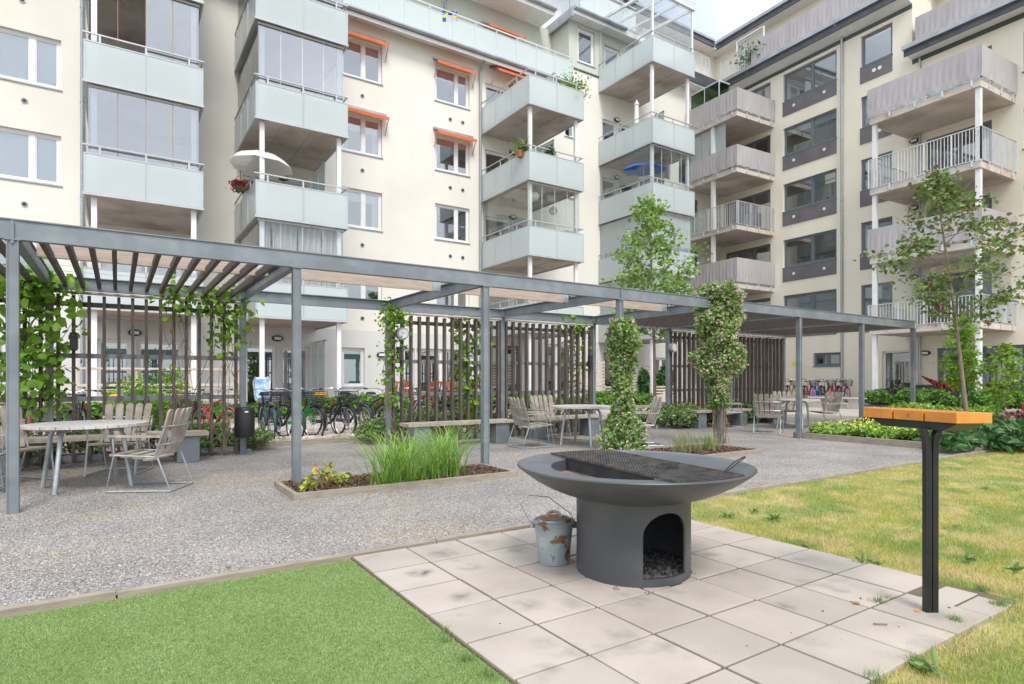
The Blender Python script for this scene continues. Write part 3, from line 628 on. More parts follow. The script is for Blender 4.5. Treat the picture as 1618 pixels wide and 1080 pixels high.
# curtains in the lowest glazed balcony of the second stack
mb = MB(); n = 95
for i in range(n):
    a = 3.55 + 2.4 * i / n; c = 3.55 + 2.4 * (i + 1) / n; f1 = .05 * math.sin(i * .9) ; f2 = .05 * math.sin((i + 1) * .9)
    if i % 30 in (13, 14): continue
    mb.q(P(a, 3.45 + f1, 4.2), P(c, 3.45 + f2, 4.2), P(c, 3.45 + f2, 5.95), P(a, 3.45 + f1, 5.95))
mb.build('balcony_curtain', K['curtain'], B[2, 0])
# glass roof over the top balcony
mb = MB(); top = 18.75
for s_ in (20.18, 22.84): mb.box(LF, s_ - .04, s_ + .04, 3.5, 3.58, 16.7, top)
mb.box(LF, 20.14, 20.22, .02, .1, 16.7, 19.15); mb.bar(P(20.18, 0, 19.2), P(20.18, 3.6, top + .05), .08, .14); mb.bar(P(22.84, 0, 19.2), P(22.84, 3.6, top + .05), .08, .14)
for s_ in (21.07, 21.95): mb.bar(P(s_, 0, 19.2), P(s_, 3.6, top + .05), .06, .1)
mb.box(LF, 20.1, 22.95, 3.52, 3.66, top, top + .12); cr = mb.build('canopy_frame', K['white'], B[4, 4])
for i in range(3):
    a = 20.2 + .89 * i; m2 = MB(); m2.q(P(a, 0, 19.3), P(a + .86, 0, 19.3), P(a + .86, 3.85, top + .15), P(a, 3.85, top + .15)); m2.build('glazing_pane', GLB, B[4, 4])
for i in range(4): MB().box(LF, 20.12, 20.13, .1 + i * .87, .95 + i * .87, 16.9, 18.8 + .12 * (3 - i)).build('glazing_pane', GLB, B[4, 4]); MB().box(LF, 20.2 + i * .66, 20.84 + i * .66, 3.54, 3.55, 16.9, top - .02).build('glazing_pane', GLB, B[4, 4])
for i in range(4): MB().box(LF, 22.9, 22.91, .1 + i * .87, .95 + i * .87, 16.9, 18.8 + .1 * (3 - i)).build('glazing_pane', GLB, B[4, 4])
# side screens of frosted glass on open balconies
for s_, zf in ((6.0, 6.3), (15.9, 9.2), (22.8, 12.15), (22.8, 9.15), (15.9, 12.1), (6.0, .1)):
    host = BL; mb = MB()
    for k in range(3): mb.box(LF, s_ - .02, s_ + .02, .08 + k * .85, .13 + k * .85, zf, zf + 2.5)
    mb.box(LF, s_ - .02, s_ + .02, .08, 1.83, zf + 2.45, zf + 2.5); o = mb.build('side_screen', K['alu'], BL)
    for k in range(2): MB().box(LF, s_ - .005, s_ + .005, .15 + k * .85, .91 + k * .85, zf + .1, zf + 2.43).build('glass_panel', FRC, o)

# ---- right building
BR = empty('apartment_building', RF.p(16, 0, 0), label='pale yellow apartment building with grey window frames and grey cloth balconies on the right', cat='building')
holes = []; wins = []
WT = (5.61, 8.52, 11.45, 14.37, 17.2)
for i, t in enumerate(WT):
    wl(17.24, 20.13, t - 1.45, t, splits=(18.55,), fm='greyf', sill=True, blind=(.95, .0, .0, .22, 0)[i], plants=(0, 2, 4, 3, 0)[i])
    wl(14.67, 16.07, t - 1.45, t, fm='greyf', sill=True, blind=(0, .2, .3, 0, .08)[i])
    if i < 4 or 1:
        zf = (3.33, 6.2, 9.12, 12.06, 14.95)[i]
        wl(20.9, 23.9, zf, t, splits=(22.0, 23.0), fm='greyf', sill=False, cur=.12)
    if i < 4: wl(10.95, 13.3, (3.33, 6.25, 9.12, 12.06)[i], t, splits=(12.1,), fm='greyf', sill=False, cur=.2); wl(8.3, 9.95, t - 1.5 if i else t - 1.5, t, fm='greyf', sill=True)
wl(tv(1328), tv(1285), 1.88, 2.54, splits=(tv(1307),), fm='greyf', sill=True)
wl(9.9, 12.9, .2, 2.55, splits=(11.3,), fm='greyf', sill=False, cur=.15); wl(7.2, 9.6, .2, 2.55, splits=(8.4,), fm='greyf', sill=False, cur=.2)
wl(tv(1438), tv(1394), .2, 2.5, fm='white', sill=False, fw=.05, room=.4)
wall(RF, 13.85, 24.4, -.1, 17.55, holes, K['creamR'], BR); wall(RF, -6, 13.85, -.1, 15.05, holes, K['creamR'], BR)
for s0, s1, h0, h1, k in wins: wd = window(BR, RF, s0, s1, h0, h1, **k)
# patterned curtain behind the patio door
mb = MB().box(RF, tv(1438) + .08, tv(1394) - .08, -.2, -.19, .3, 2.45); pc = mb.build('patterned_curtain', mat('leafy_pattern', (.05, .055, .035), (.16, .17, .07), scale=6, rough=.9, c3=(.55, .52, .40), scale3=8, lo3=.62, hi3=.65), BR)
mb = MB(); rv = MB()
for t in WT:
    o = MB().box(RF, 17.24, 20.15, .0, .03, t - 2.2, t - 1.5).build('window_apron', K['panelg'], BR)
    for s_ in (17.85, 19.5): MB().tube([RF.p(s_, .03, t - 1.83), RF.p(s_, .05, t - 1.83)], .075, 14).build('vent', K['lampw'], o); 
    o = MB().box(RF, 14.67, 16.1, .0, .03, t - 2.2, t - 1.5).build('window_apron', K['panelg'], BR)
    for s_ in (15.2, 15.45): MB().tube([RF.p(s_, .03, t - 1.83), RF.p(s_, .05, t - 1.83)], .085, 14).build('vent', K['lampw'], o); 
PR = RF.p
mb = MB(); mb.q(PR(13.85, 0, 17.55), PR(24.5, 0, 17.55), PR(24.5, .6, 17.72), PR(13.85, .6, 17.72)); mb.q(PR(13.85, .6, 17.72), PR(13.85, 0, 17.55), PR(13.85, 0, 18.1), PR(13.85, .6, 18.1)); mb.build('eaves', K['white'], BR)
MB().box(RF, 13.85, 24.4, .0, .012, 17.36, 17.56).build('trim_band', K['green_t'], BR)
MB().box(RF, 13.8, 23.86, .6, .66, 17.7, 18.02).build('fascia', K['dark'], BR); MB().box(RF, 13.78, 23.8, .66, .78, 18.02, 18.2).build('gutter', K['zinc'], BR)
MB().box(RF, 13.85, 24.4, -1.5, .62, 18.14, 18.19).build('terrace_floor', K['concrete'], BR)
mb = MB(); bars(RF, mb, 14.0, 24.0, .25, 18.42, 19.62); tr_ = mb.build('terrace_railing', K['alu'], BR)
cloth(RF, [(21.9, .29), (13.9, .29)], 18.45, 19.64, tr_)
uh = [(17.2, 18.6, 18.3, 20.4), (22.0, 23.2, 18.3, 20.3), (20.0, 21, 18.3, 20.3)]
wall(RF, 13.85, 26.0, 18.15, 21.15, uh, K['creamR'], BR, d=-1.4, name='attic_wall')
for h in uh: window(BR, RF, *h, d=-1.4, fm='greyf', sill=False)
MB().box(RF, 13.0, 25.9, -3.5, -.75, 21.08, 21.16).build('attic_eaves', K['white'], BR); MB().box(RF, 12.9, 25.25, -.75, -.68, 21.1, 21.42).build('attic_fascia', K['dark'], BR)
MB().box(RF, 12.9, 25.2, -.68, -.56, 21.38, 21.55).build('gutter', K['zinc'], BR); MB().q(PR(12.9, -.7, 21.5), PR(25.2, -.7, 21.5), PR(27, -4, 22.5), PR(12.9, -4, 22.5)).build('roof', K['zinc'], BR)
mb = MB(); mb.q(PR(13.85, 0, 15.05), PR(13.85, -2.2, 15.05), PR(13.85, -2.2, 20.5), PR(13.85, 0, 18.15)); mb.q(PR(13.85, -2.2, 15), PR(-6, -2.2, 15), PR(-6, -2.2, 18.6), PR(13.85, -2.2, 18.6)); mb.build('attic_wall', K['creamR'], BR)
MB().box(RF, -6, 13.75, -2.6, -1.5, 18.6, 18.72).build('attic_eaves', K['dark'], BR)
mb = MB(); mb.q(PR(-6, 0, 15.1), PR(13.85, 0, 15.1), PR(13.85, .55, 15.2), PR(-6, .55, 15.2)); mb.q(PR(13.86, 0, 15.1), PR(13.86, .6, 15.2), PR(13.86, .6, 15.4), PR(13.86, 0, 15.4)); mb.build('eaves', K['white'], BR)
MB().box(RF, -6, 13.85, 0, .012, 14.9, 15.1).build('trim_band', K['green_t'], BR)
MB().box(RF, -6, 13.9, .55, .6, 15.08, 15.34).build('fascia', K['dark'], BR); MB().box(RF, -6, 13.92, .6, .74, 15.34, 15.52).build('gutter', K['zinc'], BR)
MB().box(RF, -6, 13.84, -2.2, .55, 15.36, 15.42).build('terrace_floor', K['concrete'], BR)
mb = MB(); bars(RF, mb, 4, 13.55, .2, 15.62, 16.72); tr_ = mb.build('terrace_railing', K['alu'], BR); cloth(RF, [(13.6, -1.2), (13.6, .25), (4, .25)], 15.66, 16.74, tr_)
downpipe(BR, RF, tv(1330, OFF - .1), 0, 18.05, off=.55)
MB().tube([PR(tv(1455), .1, 0), PR(tv(1455), .1, 15)], .045, 10).build('downpipe', K['galv'], BR, smooth=True)
for i, (zb, zt) in enumerate(((2.98, 4.4), (5.89, 7.41), (8.88, 10.31), (11.81, 13.16), (14.67, 16.05))):
    b_ = balconyR(BR, 20.68, 24.0, 2.94, zb, zt, (0, 3.2, 6.1, 9.1, 12.0)[i], screened=i in (0, 1, 3, 4), posts=False)
    s_ = 22.35; MB().box(RF, s_ - .09, s_ + .09, 2.65, 2.83, (0, 3.2, 6.1, 9.1, 12.0)[i], zb).build('post', K['white'], b_)
    if i == 3: 
        for k in range(4): MB().box(RF, 20.75 + k * .82, 21.54 + k * .82, 2.7, 2.71, 13.2, 14.62).build('glazing_pane', FRC, b_) if k else None
    if i == 4:
        mm = MB(); mm.box(RF, 22.0, 24.0, 2.68, 2.73, 17.02, 17.08)
        for q in (22.0, 22.98, 23.96): mm.box(RF, q - .02, q + .02, 2.68, 2.73, 16.05, 17.04)
        mm.box(RF, 21.98, 22.03, 1.9, 2.7, 17.02, 17.08); mm.build('screen_frame', K['alu'], b_)
        MB().box(RF, 22.02, 22.96, 2.7, 2.71, 16.1, 17.0).build('glazing_pane', SCR, b_); MB().box(RF, 23.0, 23.94, 2.7, 2.71, 16.1, 17.0).build('glazing_pane', SCR, b_); MB().box(RF, 22.0, 22.01, 1.95, 2.66, 16.1, 17.0).build('glazing_pane', SCR, b_)
for i, (zb, zt) in enumerate(((3.08, 4.28), (6.0, 7.41), (8.85, 10.3), (11.77, 13.2))):
    b_ = balconyR(BR, 10.2, 14.1, 2.81, zb, zt, (0, 3.3, 6.25, 9.1)[i], screened=i in (1, 3))
    if i == 0:
        for k in range(5): MB().box(RF, 10.4 + k * .71, 11.08 + k * .71, 2.62, 2.63, 3.4, 5.85).build('glazing_pane', GLB, b_)
        for k in range(3): MB().box(RF, 10.3, 10.31, .1 + k * .85, .92 + k * .85, 3.4, 5.85).build('glazing_pane', GLB, b_)
for zf in (0, 3.2, 6.2, 9.1): oval_lamp(BR, RF, 13.75 if zf else tv(1463), zf + (2.45 if zf else 2.35))
# yellow sign on the wall
tag(MB().box(RF, tv(1263), tv(1252), .0, .02, 1.95, 2.13).build('wall_sign', mat('yellow_sign', (.80, .62, .03), rough=.4)), 'small blank yellow plate on the pale wall above the parked bicycles', 'sign')

# ------------------------------------------------------------------ pergola
UK = [-.81 + 2.54 * k for k in range(-1, 8)]; VF, VB = 7.18, 10.75; HB, HT = 2.53, 2.72     # UK[1] is the first post in view
PG = empty('pergola', (UK[1], VF, 0), label='long blue grey steel pergola with dark timber slats across the gravel yard', cat='pergola')
def ibeam(p, q, h0, h1, wd=.085, side=1):
    p, q = Vector(p), Vector(q); d = (q - p).normalized(); n = Vector((-d.y, d.x, 0)) * side; m = MB()
    for z in (h0 + .006, h1 - .006): m.bar(p + Vector((0, 0, z)), q + Vector((0, 0, z)), wd, .012)
    o = -n * (wd / 2 - .006) * .6
    m.bar(p + o + Vector((0, 0, (h0 + h1) / 2)), q + o + Vector((0, 0, (h0 + h1) / 2)), .01, h1 - h0 - .024)
    return m
ibeam((UK[0] - 1, VF, 0), (UK[8] + .04, VF, 0), HB, HT, side=1).build('beam', K['steel'], PG)
ibeam((UK[0] - 1, VB, 0), (UK[8] + .04, VB, 0), HB, HT, side=-1).build('beam', K['steel'], PG)
for k, u in enumerate(UK):
    ibeam((u, VF + .045, 0), (u, VB - .045, 0), HB + .008, HT - .008, side=1).build('cross_beam', K['steel'], PG)
    for v in (VF, VB):
        m_ = MB().box(WF, u - .045, u - .033, v - .045, v + .045, 0, HB).box(WF, u + .033, u + .045, v - .045, v + .045, 0, HB).box(WF, u - .033, u + .033, v - .036, v - .028, 0, HB)
        m_.box(WF, u - .06, u + .06, v - .055, v + .055, HB - .01, HB); po = m_.build('post', K['steel'], PG)
        if v == VF and k in (1, 4):
            MB().box(WF, u - .012, u + .012, v - .052, v - .047, HB - .04, HT - .02).build('splice_plate', K['steel'], po)
def rafters(a, b, st, wd=.045, v0=VF + .05, v1=VB - .05, z=2.60):
    n = int(round((b - a) / st))
    for i in range(1, n):
        u = a + (b - a) * i / n; j = rng.uniform(-.008, .008)
        MB().box(WF, u - wd / 2 + j, u + wd / 2 + j, v0, v1, z - .045, z + .045).build('rafter', K['brown'], PG)
rafters(UK[0], UK[1], .20); rafters(UK[1], UK[2], .195)
for a, b in ((UK[5], UK[6]), (UK[6], UK[7]), (UK[7], UK[8])): rafters(a, b, .23)
for a, b in zip(UK[:5], UK[1:6]):
    o = MB().box(WF, a + .06, b - .06, 8.43, 8.475, 2.6, 2.77).build('plank', K['plank'], PG)
    MB().box(WF, b - .20, b - .065, 8.422, 8.43, 2.61, 2.76).build('perforated_bracket', K['galv'], o)
for v in (9.1, 9.6, 10.1): MB().tube([(UK[0], v, 2.70), (UK[2], v, 2.70)], .004, 5).build('climbing_wire', K['zinc'], PG)
def trellis(a, b, st=.195):
    m_ = MB(); n = int(round((b - a - .1) / st))
    for i in range(n + 1):
        u = a + .1 + (b - a - .2) * i / n; j = rng.uniform(-.006, .006)
        m_.box(WF, u - .021 + j, u + .021 + j, VB - .04, VB + .05, .03, 2.46 + rng.uniform(-.01, .01))
    t = m_.build('trellis_panel', K['brown'], PG)
    for z in (.95, 1.58): MB().box(WF, a + .05, b - .05, VB + .052, VB + .06, z - .035, z + .035).build('flat_rail', K['steel'], t)
    MB().box(WF, a + .05, b - .05, VB + .052, VB + .09, 2.3, 2.37).build('top_rail', K['brown'], t); MB().box(WF, a + .05, b - .05, VB + .052, VB + .06, .05, .13).build('flat_rail', K['steel'], t)
    MB().tube([(a + .05, VB - .07, 2.49), ((a + b) / 2, VB - .065, 2.485), (b - .05, VB - .07, 2.495)], .022, 8).build('round_pole', K['log'], t)
for k in (0, 1, 3, 4, 6, 7): trellis(UK[k], UK[k + 1])
def spot(x, z, lab):
    u = sv(x, VB - .12); t = empty('trellis_lamp', (u, VB - .12, z), 0, lab, 'lamp', 'lamps on the pergola slats')
    MB().box(WF, u - .045, u + .045, VB - .14, VB - .045, z - .13, z + .13).build('housing', K['lampb'], t, bevel=.008); MB().box(WF, u + .046, u + .056, VB - .12, VB - .06, z - .11, z + .11).build('copper_side', K['rust'], t)
spot(116, 1.78, 'black box lamp on a dark slat right of the large leaved vine'); spot(632, 1.72, 'black box lamp beside the yellow green vine by the bicycles'); spot(934, 1.66, 'black box lamp at the slat next to the post behind the round table')
def round_lamp(x, z, lab):
    u = sv(x, VB - .1); t = empty('round_lamp', (u, VB - .1, z), 0, lab, 'lamp'); m_ = MB(); m_.tube([(u, VB - .16, z), (u, VB - .05, z)], .12, 18).build('housing', K['zinc'], t, smooth=True)
    MB().tube([(u, VB - .17, z), (u, VB - .158, z)], .09, 16).build('lens', K['lampw'], t)
round_lamp(635, 2.1, 'round grey lamp hanging high on the slats near the bicycles'); round_lamp(1063, 2.05, 'round grey lamp on the slats left of the tall flowering clematis')

# ------------------------------------------------------------------ plant beds
def bed(name, u0, u1, v0, v1, h, lab, wd=.05, soilz=None, pts=None):
    t = empty(name, ((u0 + u1) / 2, (v0 + v1) / 2, 0), 0, lab, 'planting bed')
    for a in ((u0, u1, v0, v0 + wd), (u0, u1, v1 - wd, v1), (u0, u0 + wd, v0 + wd, v1 - wd), (u1 - wd, u1, v0 + wd, v1 - wd)): MB().box(WF, *a, -.03, h).build('edging_board', K['timber'], t, bevel=.004)
    s = MB(); n = 24; m = 8; z = soilz or h - .03; g = [[Vector((u0 + wd + (u1 - u0 - 2 * wd) * i / n, v0 + wd + (v1 - v0 - 2 * wd) * j / m, z + rng.uniform(-.008, .012))) for j in range(m + 1)] for i in range(n + 1)]
    for i in range(n):
        for j in range(m): s.q(g[i][j], g[i + 1][j], g[i + 1][j + 1], g[i][j + 1])
    s.build('soil', K['soil'], t)
    N_ = int(min(5000, 1200 * (u1 - u0) * (v1 - v0))); p = np.stack([rng.uniform(u0 + wd, u1 - wd, N_), rng.uniform(v0 + wd, v1 - wd, N_), np.full(N_, z + .008)], 1)
    o = leaves('bark_mulch', p, .022, K['mulch'], t, elong=1.6, droop=0, flat=.6); o['kind'] = 'stuff'
    return t
bed('planting_bed', 1.50, 4.25, 6.33, 7.27, .07, 'timber edged bed with tall green grass beneath the first pergola posts')
bed('planting_bed', 6.35, 9.05, 6.08, 7.27, .07, 'timber edged bed behind the fire bowl with the two clematis columns')
bed('planting_bed', 11.95, 20.5, 4.12, 7.35, .12, 'large timber edged bed of lady mantle behind the serving stand', wd=.07)
bed('planting_bed', 11.0, 14.2, 10.95, 12.9, .06, 'small bed around the young tree beyond the pergola')
bed('planting_bed', -4.5, 1.9, 10.9, 11.95, .05, 'shrub bed behind the left slats by the round table'); bed('planting_bed', 4.3, 9.6, 10.9, 11.9, .05, 'shrub bed behind the middle slats and benches')
mb = MB(); mb.box(WF, 1.9, 5.4, 11.62, 11.74, -.03, .09); tag(mb.build('kerb', K['timber']), 'low kerb in front of the parked bicycles in the left middle', 'kerb')
m_ = MB()
for i in range(150):
    u, v = rng.uniform(1.95, 5.4), rng.uniform(11.8, 12.3); a = rng.uniform(0, 3); r_ = rng.uniform(.04, .09); q = [(u + r_ * math.cos(a + t * math.pi / 3) * rng.uniform(.8, 1.2), v + r_ * .7 * math.sin(a + t * math.pi / 3)) for t in range(6)]
    m_.prism(q, .0, .10 + rng.uniform(0, .03))
tag(m_.build('cobble_strip', K['cobble'], bevel=.008), 'strip of pale pinkish cobbles in front of the parked bicycles', 'cobbles', kind='stuff')
tag(MB().box(WF, -12, 19.5, 18.15, 18.32, -.03, .14).build('kerb', K['timber']), 'long far kerb edging the green hedge bed under the left balconies', 'kerb')
mb = MB().box(RF, 8, 14.4, 3.4, 3.55, -.03, .14).box(RF, 14.25, 14.4, 2.2, 3.4, -.03, .14); tag(mb.build('kerb', K['timber']), 'kerb edging the hedge bed below the right balconies', 'kerb')
tag(MB().box(RF, 15.0, 24, 0.02, 2.9, -.03, .2).build('pavement', K['concrete'], bevel=.02), kind='structure')
sheet('hedge_soil', rect(-12, 19.5, 18.32, 19.4), .10, K['soil'])

# ------------------------------------------------------------------ furniture
def plank_round(mb, O, A, U, Nn, w_, L, th=.02, k=6):
    """rounded-top plank: O bottom centre, A across, U up, Nn normal"""
    poly = [(-w_ / 2, 0), (w_ / 2, 0), (w_ / 2, L - w_ / 2)] + [(w_ / 2 * math.cos(t), L - w_ / 2 + w_ / 2 * math.sin(t)) for t in [math.pi * i / k for i in range(1, k)]] + [(-w_ / 2, L - w_ / 2)]
    n = len(mb.v); m = len(poly)
    for s in (0, th):
        for x, y in poly: mb.v.append(O + A * x + U * y + Nn * s)
    mb.f.append(tuple(range(n, n + m))[::-1]); mb.f.append(tuple(range(n + m, n + 2 * m)))
    for i in range(m): mb.f.append((n + i, n + (i + 1) % m, n + m + (i + 1) % m, n + m + i))
def tree_copy(o, loc, rz, label, group):
    r = o.copy(); C.objects.link(r); r.location = loc; r.rotation_euler = (0, 0, rz); r['label'] = label; r['group'] = group
    for ch in o.children:
        c = ch.copy(); C.objects.link(c); c.parent = r
        for g in ch.children:
            d = g.copy(); C.objects.link(d); d.parent = c
    return r
def make_armchair(label, group):
    t = empty('armchair', (0, 0, 0), 0, label, 'armchair', group)
    for i in range(1):
        m_ = MB()
        for j in range(4): m_.bar((-.25, .24 - .115 * j, .41 - .018 * j), (.25, .24 - .115 * j, .41 - .018 * j), .105, .02)
        m_.build('seat', K['grey_wood'], t, local=True)
    m_ = MB(); U = Vector((0, -.26, .965)).normalized()
    for j in range(5):
        a = (j - 2); bow = -.012 * (4 - a * a) * .8; A = Vector((1, .06 * a, 0)).normalized()
        plank_round(m_, Vector((a * .103, -.20 + bow, .40)), A, (U + Vector((.035 * a, 0, 0))).normalized(), Vector((0, -1, 0)), .088, .53)
    m_.build('backrest', K['grey_wood'], t, local=True)
    for z in (.52, .72):
        y = -.225 - (z - .4) * .27; e = (z - .4) * .04; MB().tube([(-.29 - e, y + .03, z), (-.15, y - .025, z), (0, y - .04, z), (.15, y - .025, z), (.29 + e, y + .03, z)], .011, 6).build('back_rail', K['galv'], t, local=True)
    for s in (-1, 1):
        x = s * .28
        m_ = MB(); m_.tube([(x * 1.05, -.31, .74), (x, -.19, .39), (x, .23, .41), (x, .24, .60)], .011, 6); m_.tube([(x, -.19, .39), (x, .23, .41), (x, .31, .02), (x, -.36, .015), (x, -.22, .38)], .011, 6)
        m_.build('leg', K['galv'], t, local=True)
        MB().bar((x, -.26, .61), (x, .29, .62), .055, .02).build('armrest', K['grey_wood'], t, local=True)
    MB().tube([(-.28, -.36, .015), (.28, -.36, .015)], .010, 6).build('stretcher', K['galv'], t, local=True)
    return t
def make_round_table(label, group):
    t = empty('round_table', (0, 0, 0), 0, label, 'table', group); m_ = MB(); r_ = .6; n = 11
    for i in range(n):
        x0, x1 = -r_ + 2 * r_ * i / n + .003, -r_ + 2 * r_ * (i + 1) / n - .003; poly = []
        for q in range(7):
            x = x0 + (x1 - x0) * q / 6; poly.append((x, math.sqrt(max(0, r_ * r_ - x * x)) + .001))
        poly += [(x, -y) for x, y in poly[::-1]]; m_.prism(poly, .705, .735)
    m_.build('tabletop', K['tabletop'], t, local=True)
    MB().bar((-.5, -.12, .69), (.5, -.12, .69), .05, .03).bar((-.5, .12, .69), (.5, .12, .69), .05, .03).build('underframe', K['galv'], t, local=True)
    for a, b in ((-1, -1), (1, -1), (1, 1), (-1, 1)):
        MB().tube([(a * .2, b * .14, .675), (a * .27, b * .2, .66), (a * .295, b * .24, .6), (a * .36, b * .30, 0)], .024, 10).build('leg', K['galv'], t, smooth=True, local=True)
    return t
GT, GC = 'round tables under the pergola', 'slatted armchairs around the round tables'
tp = make_round_table('round weathered wooden table beside the left trellis with the large leaved vine', GT); tp.location = (-.29, 8.42, 0); tp.rotation_euler.z = .25
T2 = (7.35, 8.75); T3 = (14.25, 8.75)
tree_copy(tp, (*T2, 0), .5, 'round wooden table behind the fire bowl left of the flowering clematis', GT); tree_copy(tp, (*T3, 0), .3, 'farthest round wooden table beside the small black bin', GT)
cp = make_armchair('slatted armchair turned away right of the left table, with brown stained back boards', GC)
def face(x, y, tx, ty): return math.atan2(-(tx - x), ty - y)
def on(x, v): return (sv(x, v), v)
spots = [((.30, 7.95), (-.45, 8.35), None), ((.02, 9.45), (-.35, 8.4), 'pale slatted armchair behind the left table facing the camera'), ((-1.05, 9.3), (-.3, 8.3), 'slatted armchair left of the large leaved vine at the left edge'),
         ((-1.35, 8.5), (-.2, 8.3), 'armchair cut by the left picture edge beside the first table'),
         ((6.35, 9.0), (7.5, 8.9), 'slatted armchair with narrow back at the bench end left of the middle table'), ((7.35, 9.75), (7.35, 8.6), 'slatted armchair behind the middle table facing the camera'),
         ((8.2, 8.1), (7.2, 8.7), 'slatted armchair half hidden behind the clematis right of the middle table'),
         ((12.6, 8.35), (13.9, 9.0), 'slatted armchair with its back to the camera left of the far table'), ((13.0, 9.7), (13.9, 8.7), 'pale slatted armchair behind the far table near the dark slats'),
         ((15.1, 9.5), (14.2, 8.8), 'pale slatted armchair behind the far table toward the wall bicycles'), ((15.2, 8.5), (14.2, 8.8), 'slatted armchair turned toward the far table at its right side')]
for i, (p, q, lab) in enumerate(spots):
    a = face(*p, *q)
    if i == 0: cp.location = (*p, 0); cp.rotation_euler.z = a
    else: tree_copy(cp, (*p, 0), a, lab, GC)
def bench(u0, u1, v0, lab, d=.42, H=.45, mt='grey_wood'):
    t = empty('bench', ((u0 + u1) / 2, v0, 0), 0, lab, 'bench', 'plank benches along the slats'); m_ = MB()
    for j in range(3): m_.box(WF, u0, u1, v0 + j * d / 3 + .004, v0 + (j + 1) * d / 3 - .004, H - .055, H)
    m_.build('seat', K[mt], t)
    for u in (u0 + .12, u1 - .42): MB().box(WF, u, u + .3, v0 + .05, v0 + d - .05, 0, H - .057).build('leg', K['steel'], t, bevel=.01)
bench(-1.6, 1.15, 10.05, 'long plank bench behind the left round table'); bench(4.25, 6.5, 9.75, 'plank bench behind the tall grass clump'); bench(7.0, 9.0, 9.95, 'plank bench behind the middle round table'); bench(12.0, 14.2, 9.9, 'plank bench in front of the far dark slats')
t = empty('bench', RF.p(14.9, 3.4, 0), 0, 'distant bench with a metal top at the foot of the yellow building', 'bench'); MB().box(RF, 13.9, 16.3, 3.2, 3.7, .42, .47).build('seat', K['alu'], t)
for s_ in (14.1, 15.7): MB().box(RF, s_, s_ + .4, 3.25, 3.65, 0, .419).build('leg', K['concrete'], t)

# bins
u, v = UK[2], VB - .2; t = empty('litter_bin', (u, v, .3), 0, 'black cylindrical litter bin fixed to the back post left of the bicycles', 'bin')
MB().lathe((u, v, 0), [(.0, .30), (.145, .30), (.15, .32), (.15, .76), (.14, .775), (.12, .78), (.115, .70), (0, .70)], 28).build('body', K['binb'], t, smooth=True)
MB().box(WF, u - .025, u + .025, v - .156, v - .149, .70, .725).build('label_plate', K['lampw'], t); MB().box(WF, u - .02, u + .02, v + .149, VB - .04, .4, .7).build('bracket', K['galv'], t)
u, v = 15.3, 10.2; t = empty('litter_bin', (u, v, 0), 0, 'black upright bin standing on gravel behind the far table', 'bin'); MB().box(WF, u - .15, u + .15, v - .13, v + .13, .03, .50).build('body', K['binb'], t, bevel=.03); MB().box(WF, u - .16, u + .16, v - .14, v + .14, .50, .56).build('lid', K['binb'], t, bevel=.02)
c = RF.p(14.6, .8, 0); t = empty('litter_bin', c, 0, 'small dark round bin at the wall behind the right hedge', 'bin'); MB().lathe(c, [(0, 0), (.17, 0), (.2, .75), (0, .75)], 18).build('body', K['greyf'], t, smooth=True); MB().lathe(c, [(.2, .752), (.21, .8), (0, .82)], 18).build('lid', K['dark'], t)

# ------------------------------------------------------------------ fire bowl
gx, gy = 2.769, 2.799; t = empty('fire_bowl', (gx, gy, 0), 0, 'charcoal grey steel barbecue bowl on a drum with a log opening', 'barbecue'); c0 = Vector((gx, gy, 0))
pa = math.atan2(-.137, .99); pg = Vector((math.cos(pa), math.sin(pa), 0)); dg = Vector((-pg.y, pg.x, 0))
mb = MB(); Rr = .36; th0, th1 = R(234.7), R(285); seg = 120; zt = .505; zb = .07
def archz(th):
    q = (th - (th0 + th1) / 2) / ((th1 - th0) / 2); return .315 + .135 * math.sqrt(max(0, 1 - q * q))
angs = sorted(set(list(np.linspace(th1, th0 + 2 * math.pi, 90)) + [th0 + 2 * math.pi]))
def cyl(r, th, z): return c0 + Vector((r * math.cos(th), r * math.sin(th), z))
for r_ in (Rr, Rr - .012):
    for a, b in zip(angs, angs[1:]): mb.q(cyl(r_, a, 0), cyl(r_, b, 0), cyl(r_, b, zt), cyl(r_, a, zt))
ia = list((th0 + th1) / 2 + (th1 - th0) / 2 * np.sin(np.linspace(-math.pi / 2, math.pi / 2, 37)))
for a, b in zip(ia, ia[1:]):
    for r_ in (Rr, Rr - .012):
        mb.q(cyl(r_, a, 0), cyl(r_, b, 0), cyl(r_, b, zb), cyl(r_, a, zb)); mb.q(cyl(r_, a, archz(a)), cyl(r_, b, archz(b)), cyl(r_, b, zt), cyl(r_, a, zt))
    mb.q(cyl(Rr, a, zb), cyl(Rr, b, zb), cyl(Rr - .012, b, zb), cyl(Rr - .012, a, zb)); mb.q(cyl(Rr, a, archz(a)), cyl(Rr - .012, a, archz(a)), cyl(Rr - .012, b, archz(b)), cyl(Rr, b, archz(b)))
for a in (th0, th1): mb.q(cyl(Rr, a, zb), cyl(Rr, a, archz(a)), cyl(Rr - .012, a, archz(a)), cyl(Rr - .012, a, zb))
mb.build('drum', K['bbq'], t, smooth=True)
MB().lathe(c0, [(0, .04), (.346, .04)], 40).build('ash_floor', K['ash'], t); MB().lathe(c0, [(.346, .49), (0, .49)], 40).build('drum_ceiling', K['soot'], t)
MB().lathe(c0, [(Rr - .0125, .0), (Rr - .02, .05), (Rr - .02, .07)], 60).build('soot_ring', K['soot'], t)
pr = [(.355, .495), (.40, .507), (.48, .532), (.56, .566), (.64, .611), (.70, .653), (.738, .682), (.744, .690), (.741, .696), (.733, .698)]
MB().lathe(c0, pr, 96).build('bowl', K['bbq'], t, smooth=True)
mb = MB(); n = 144; ring = []
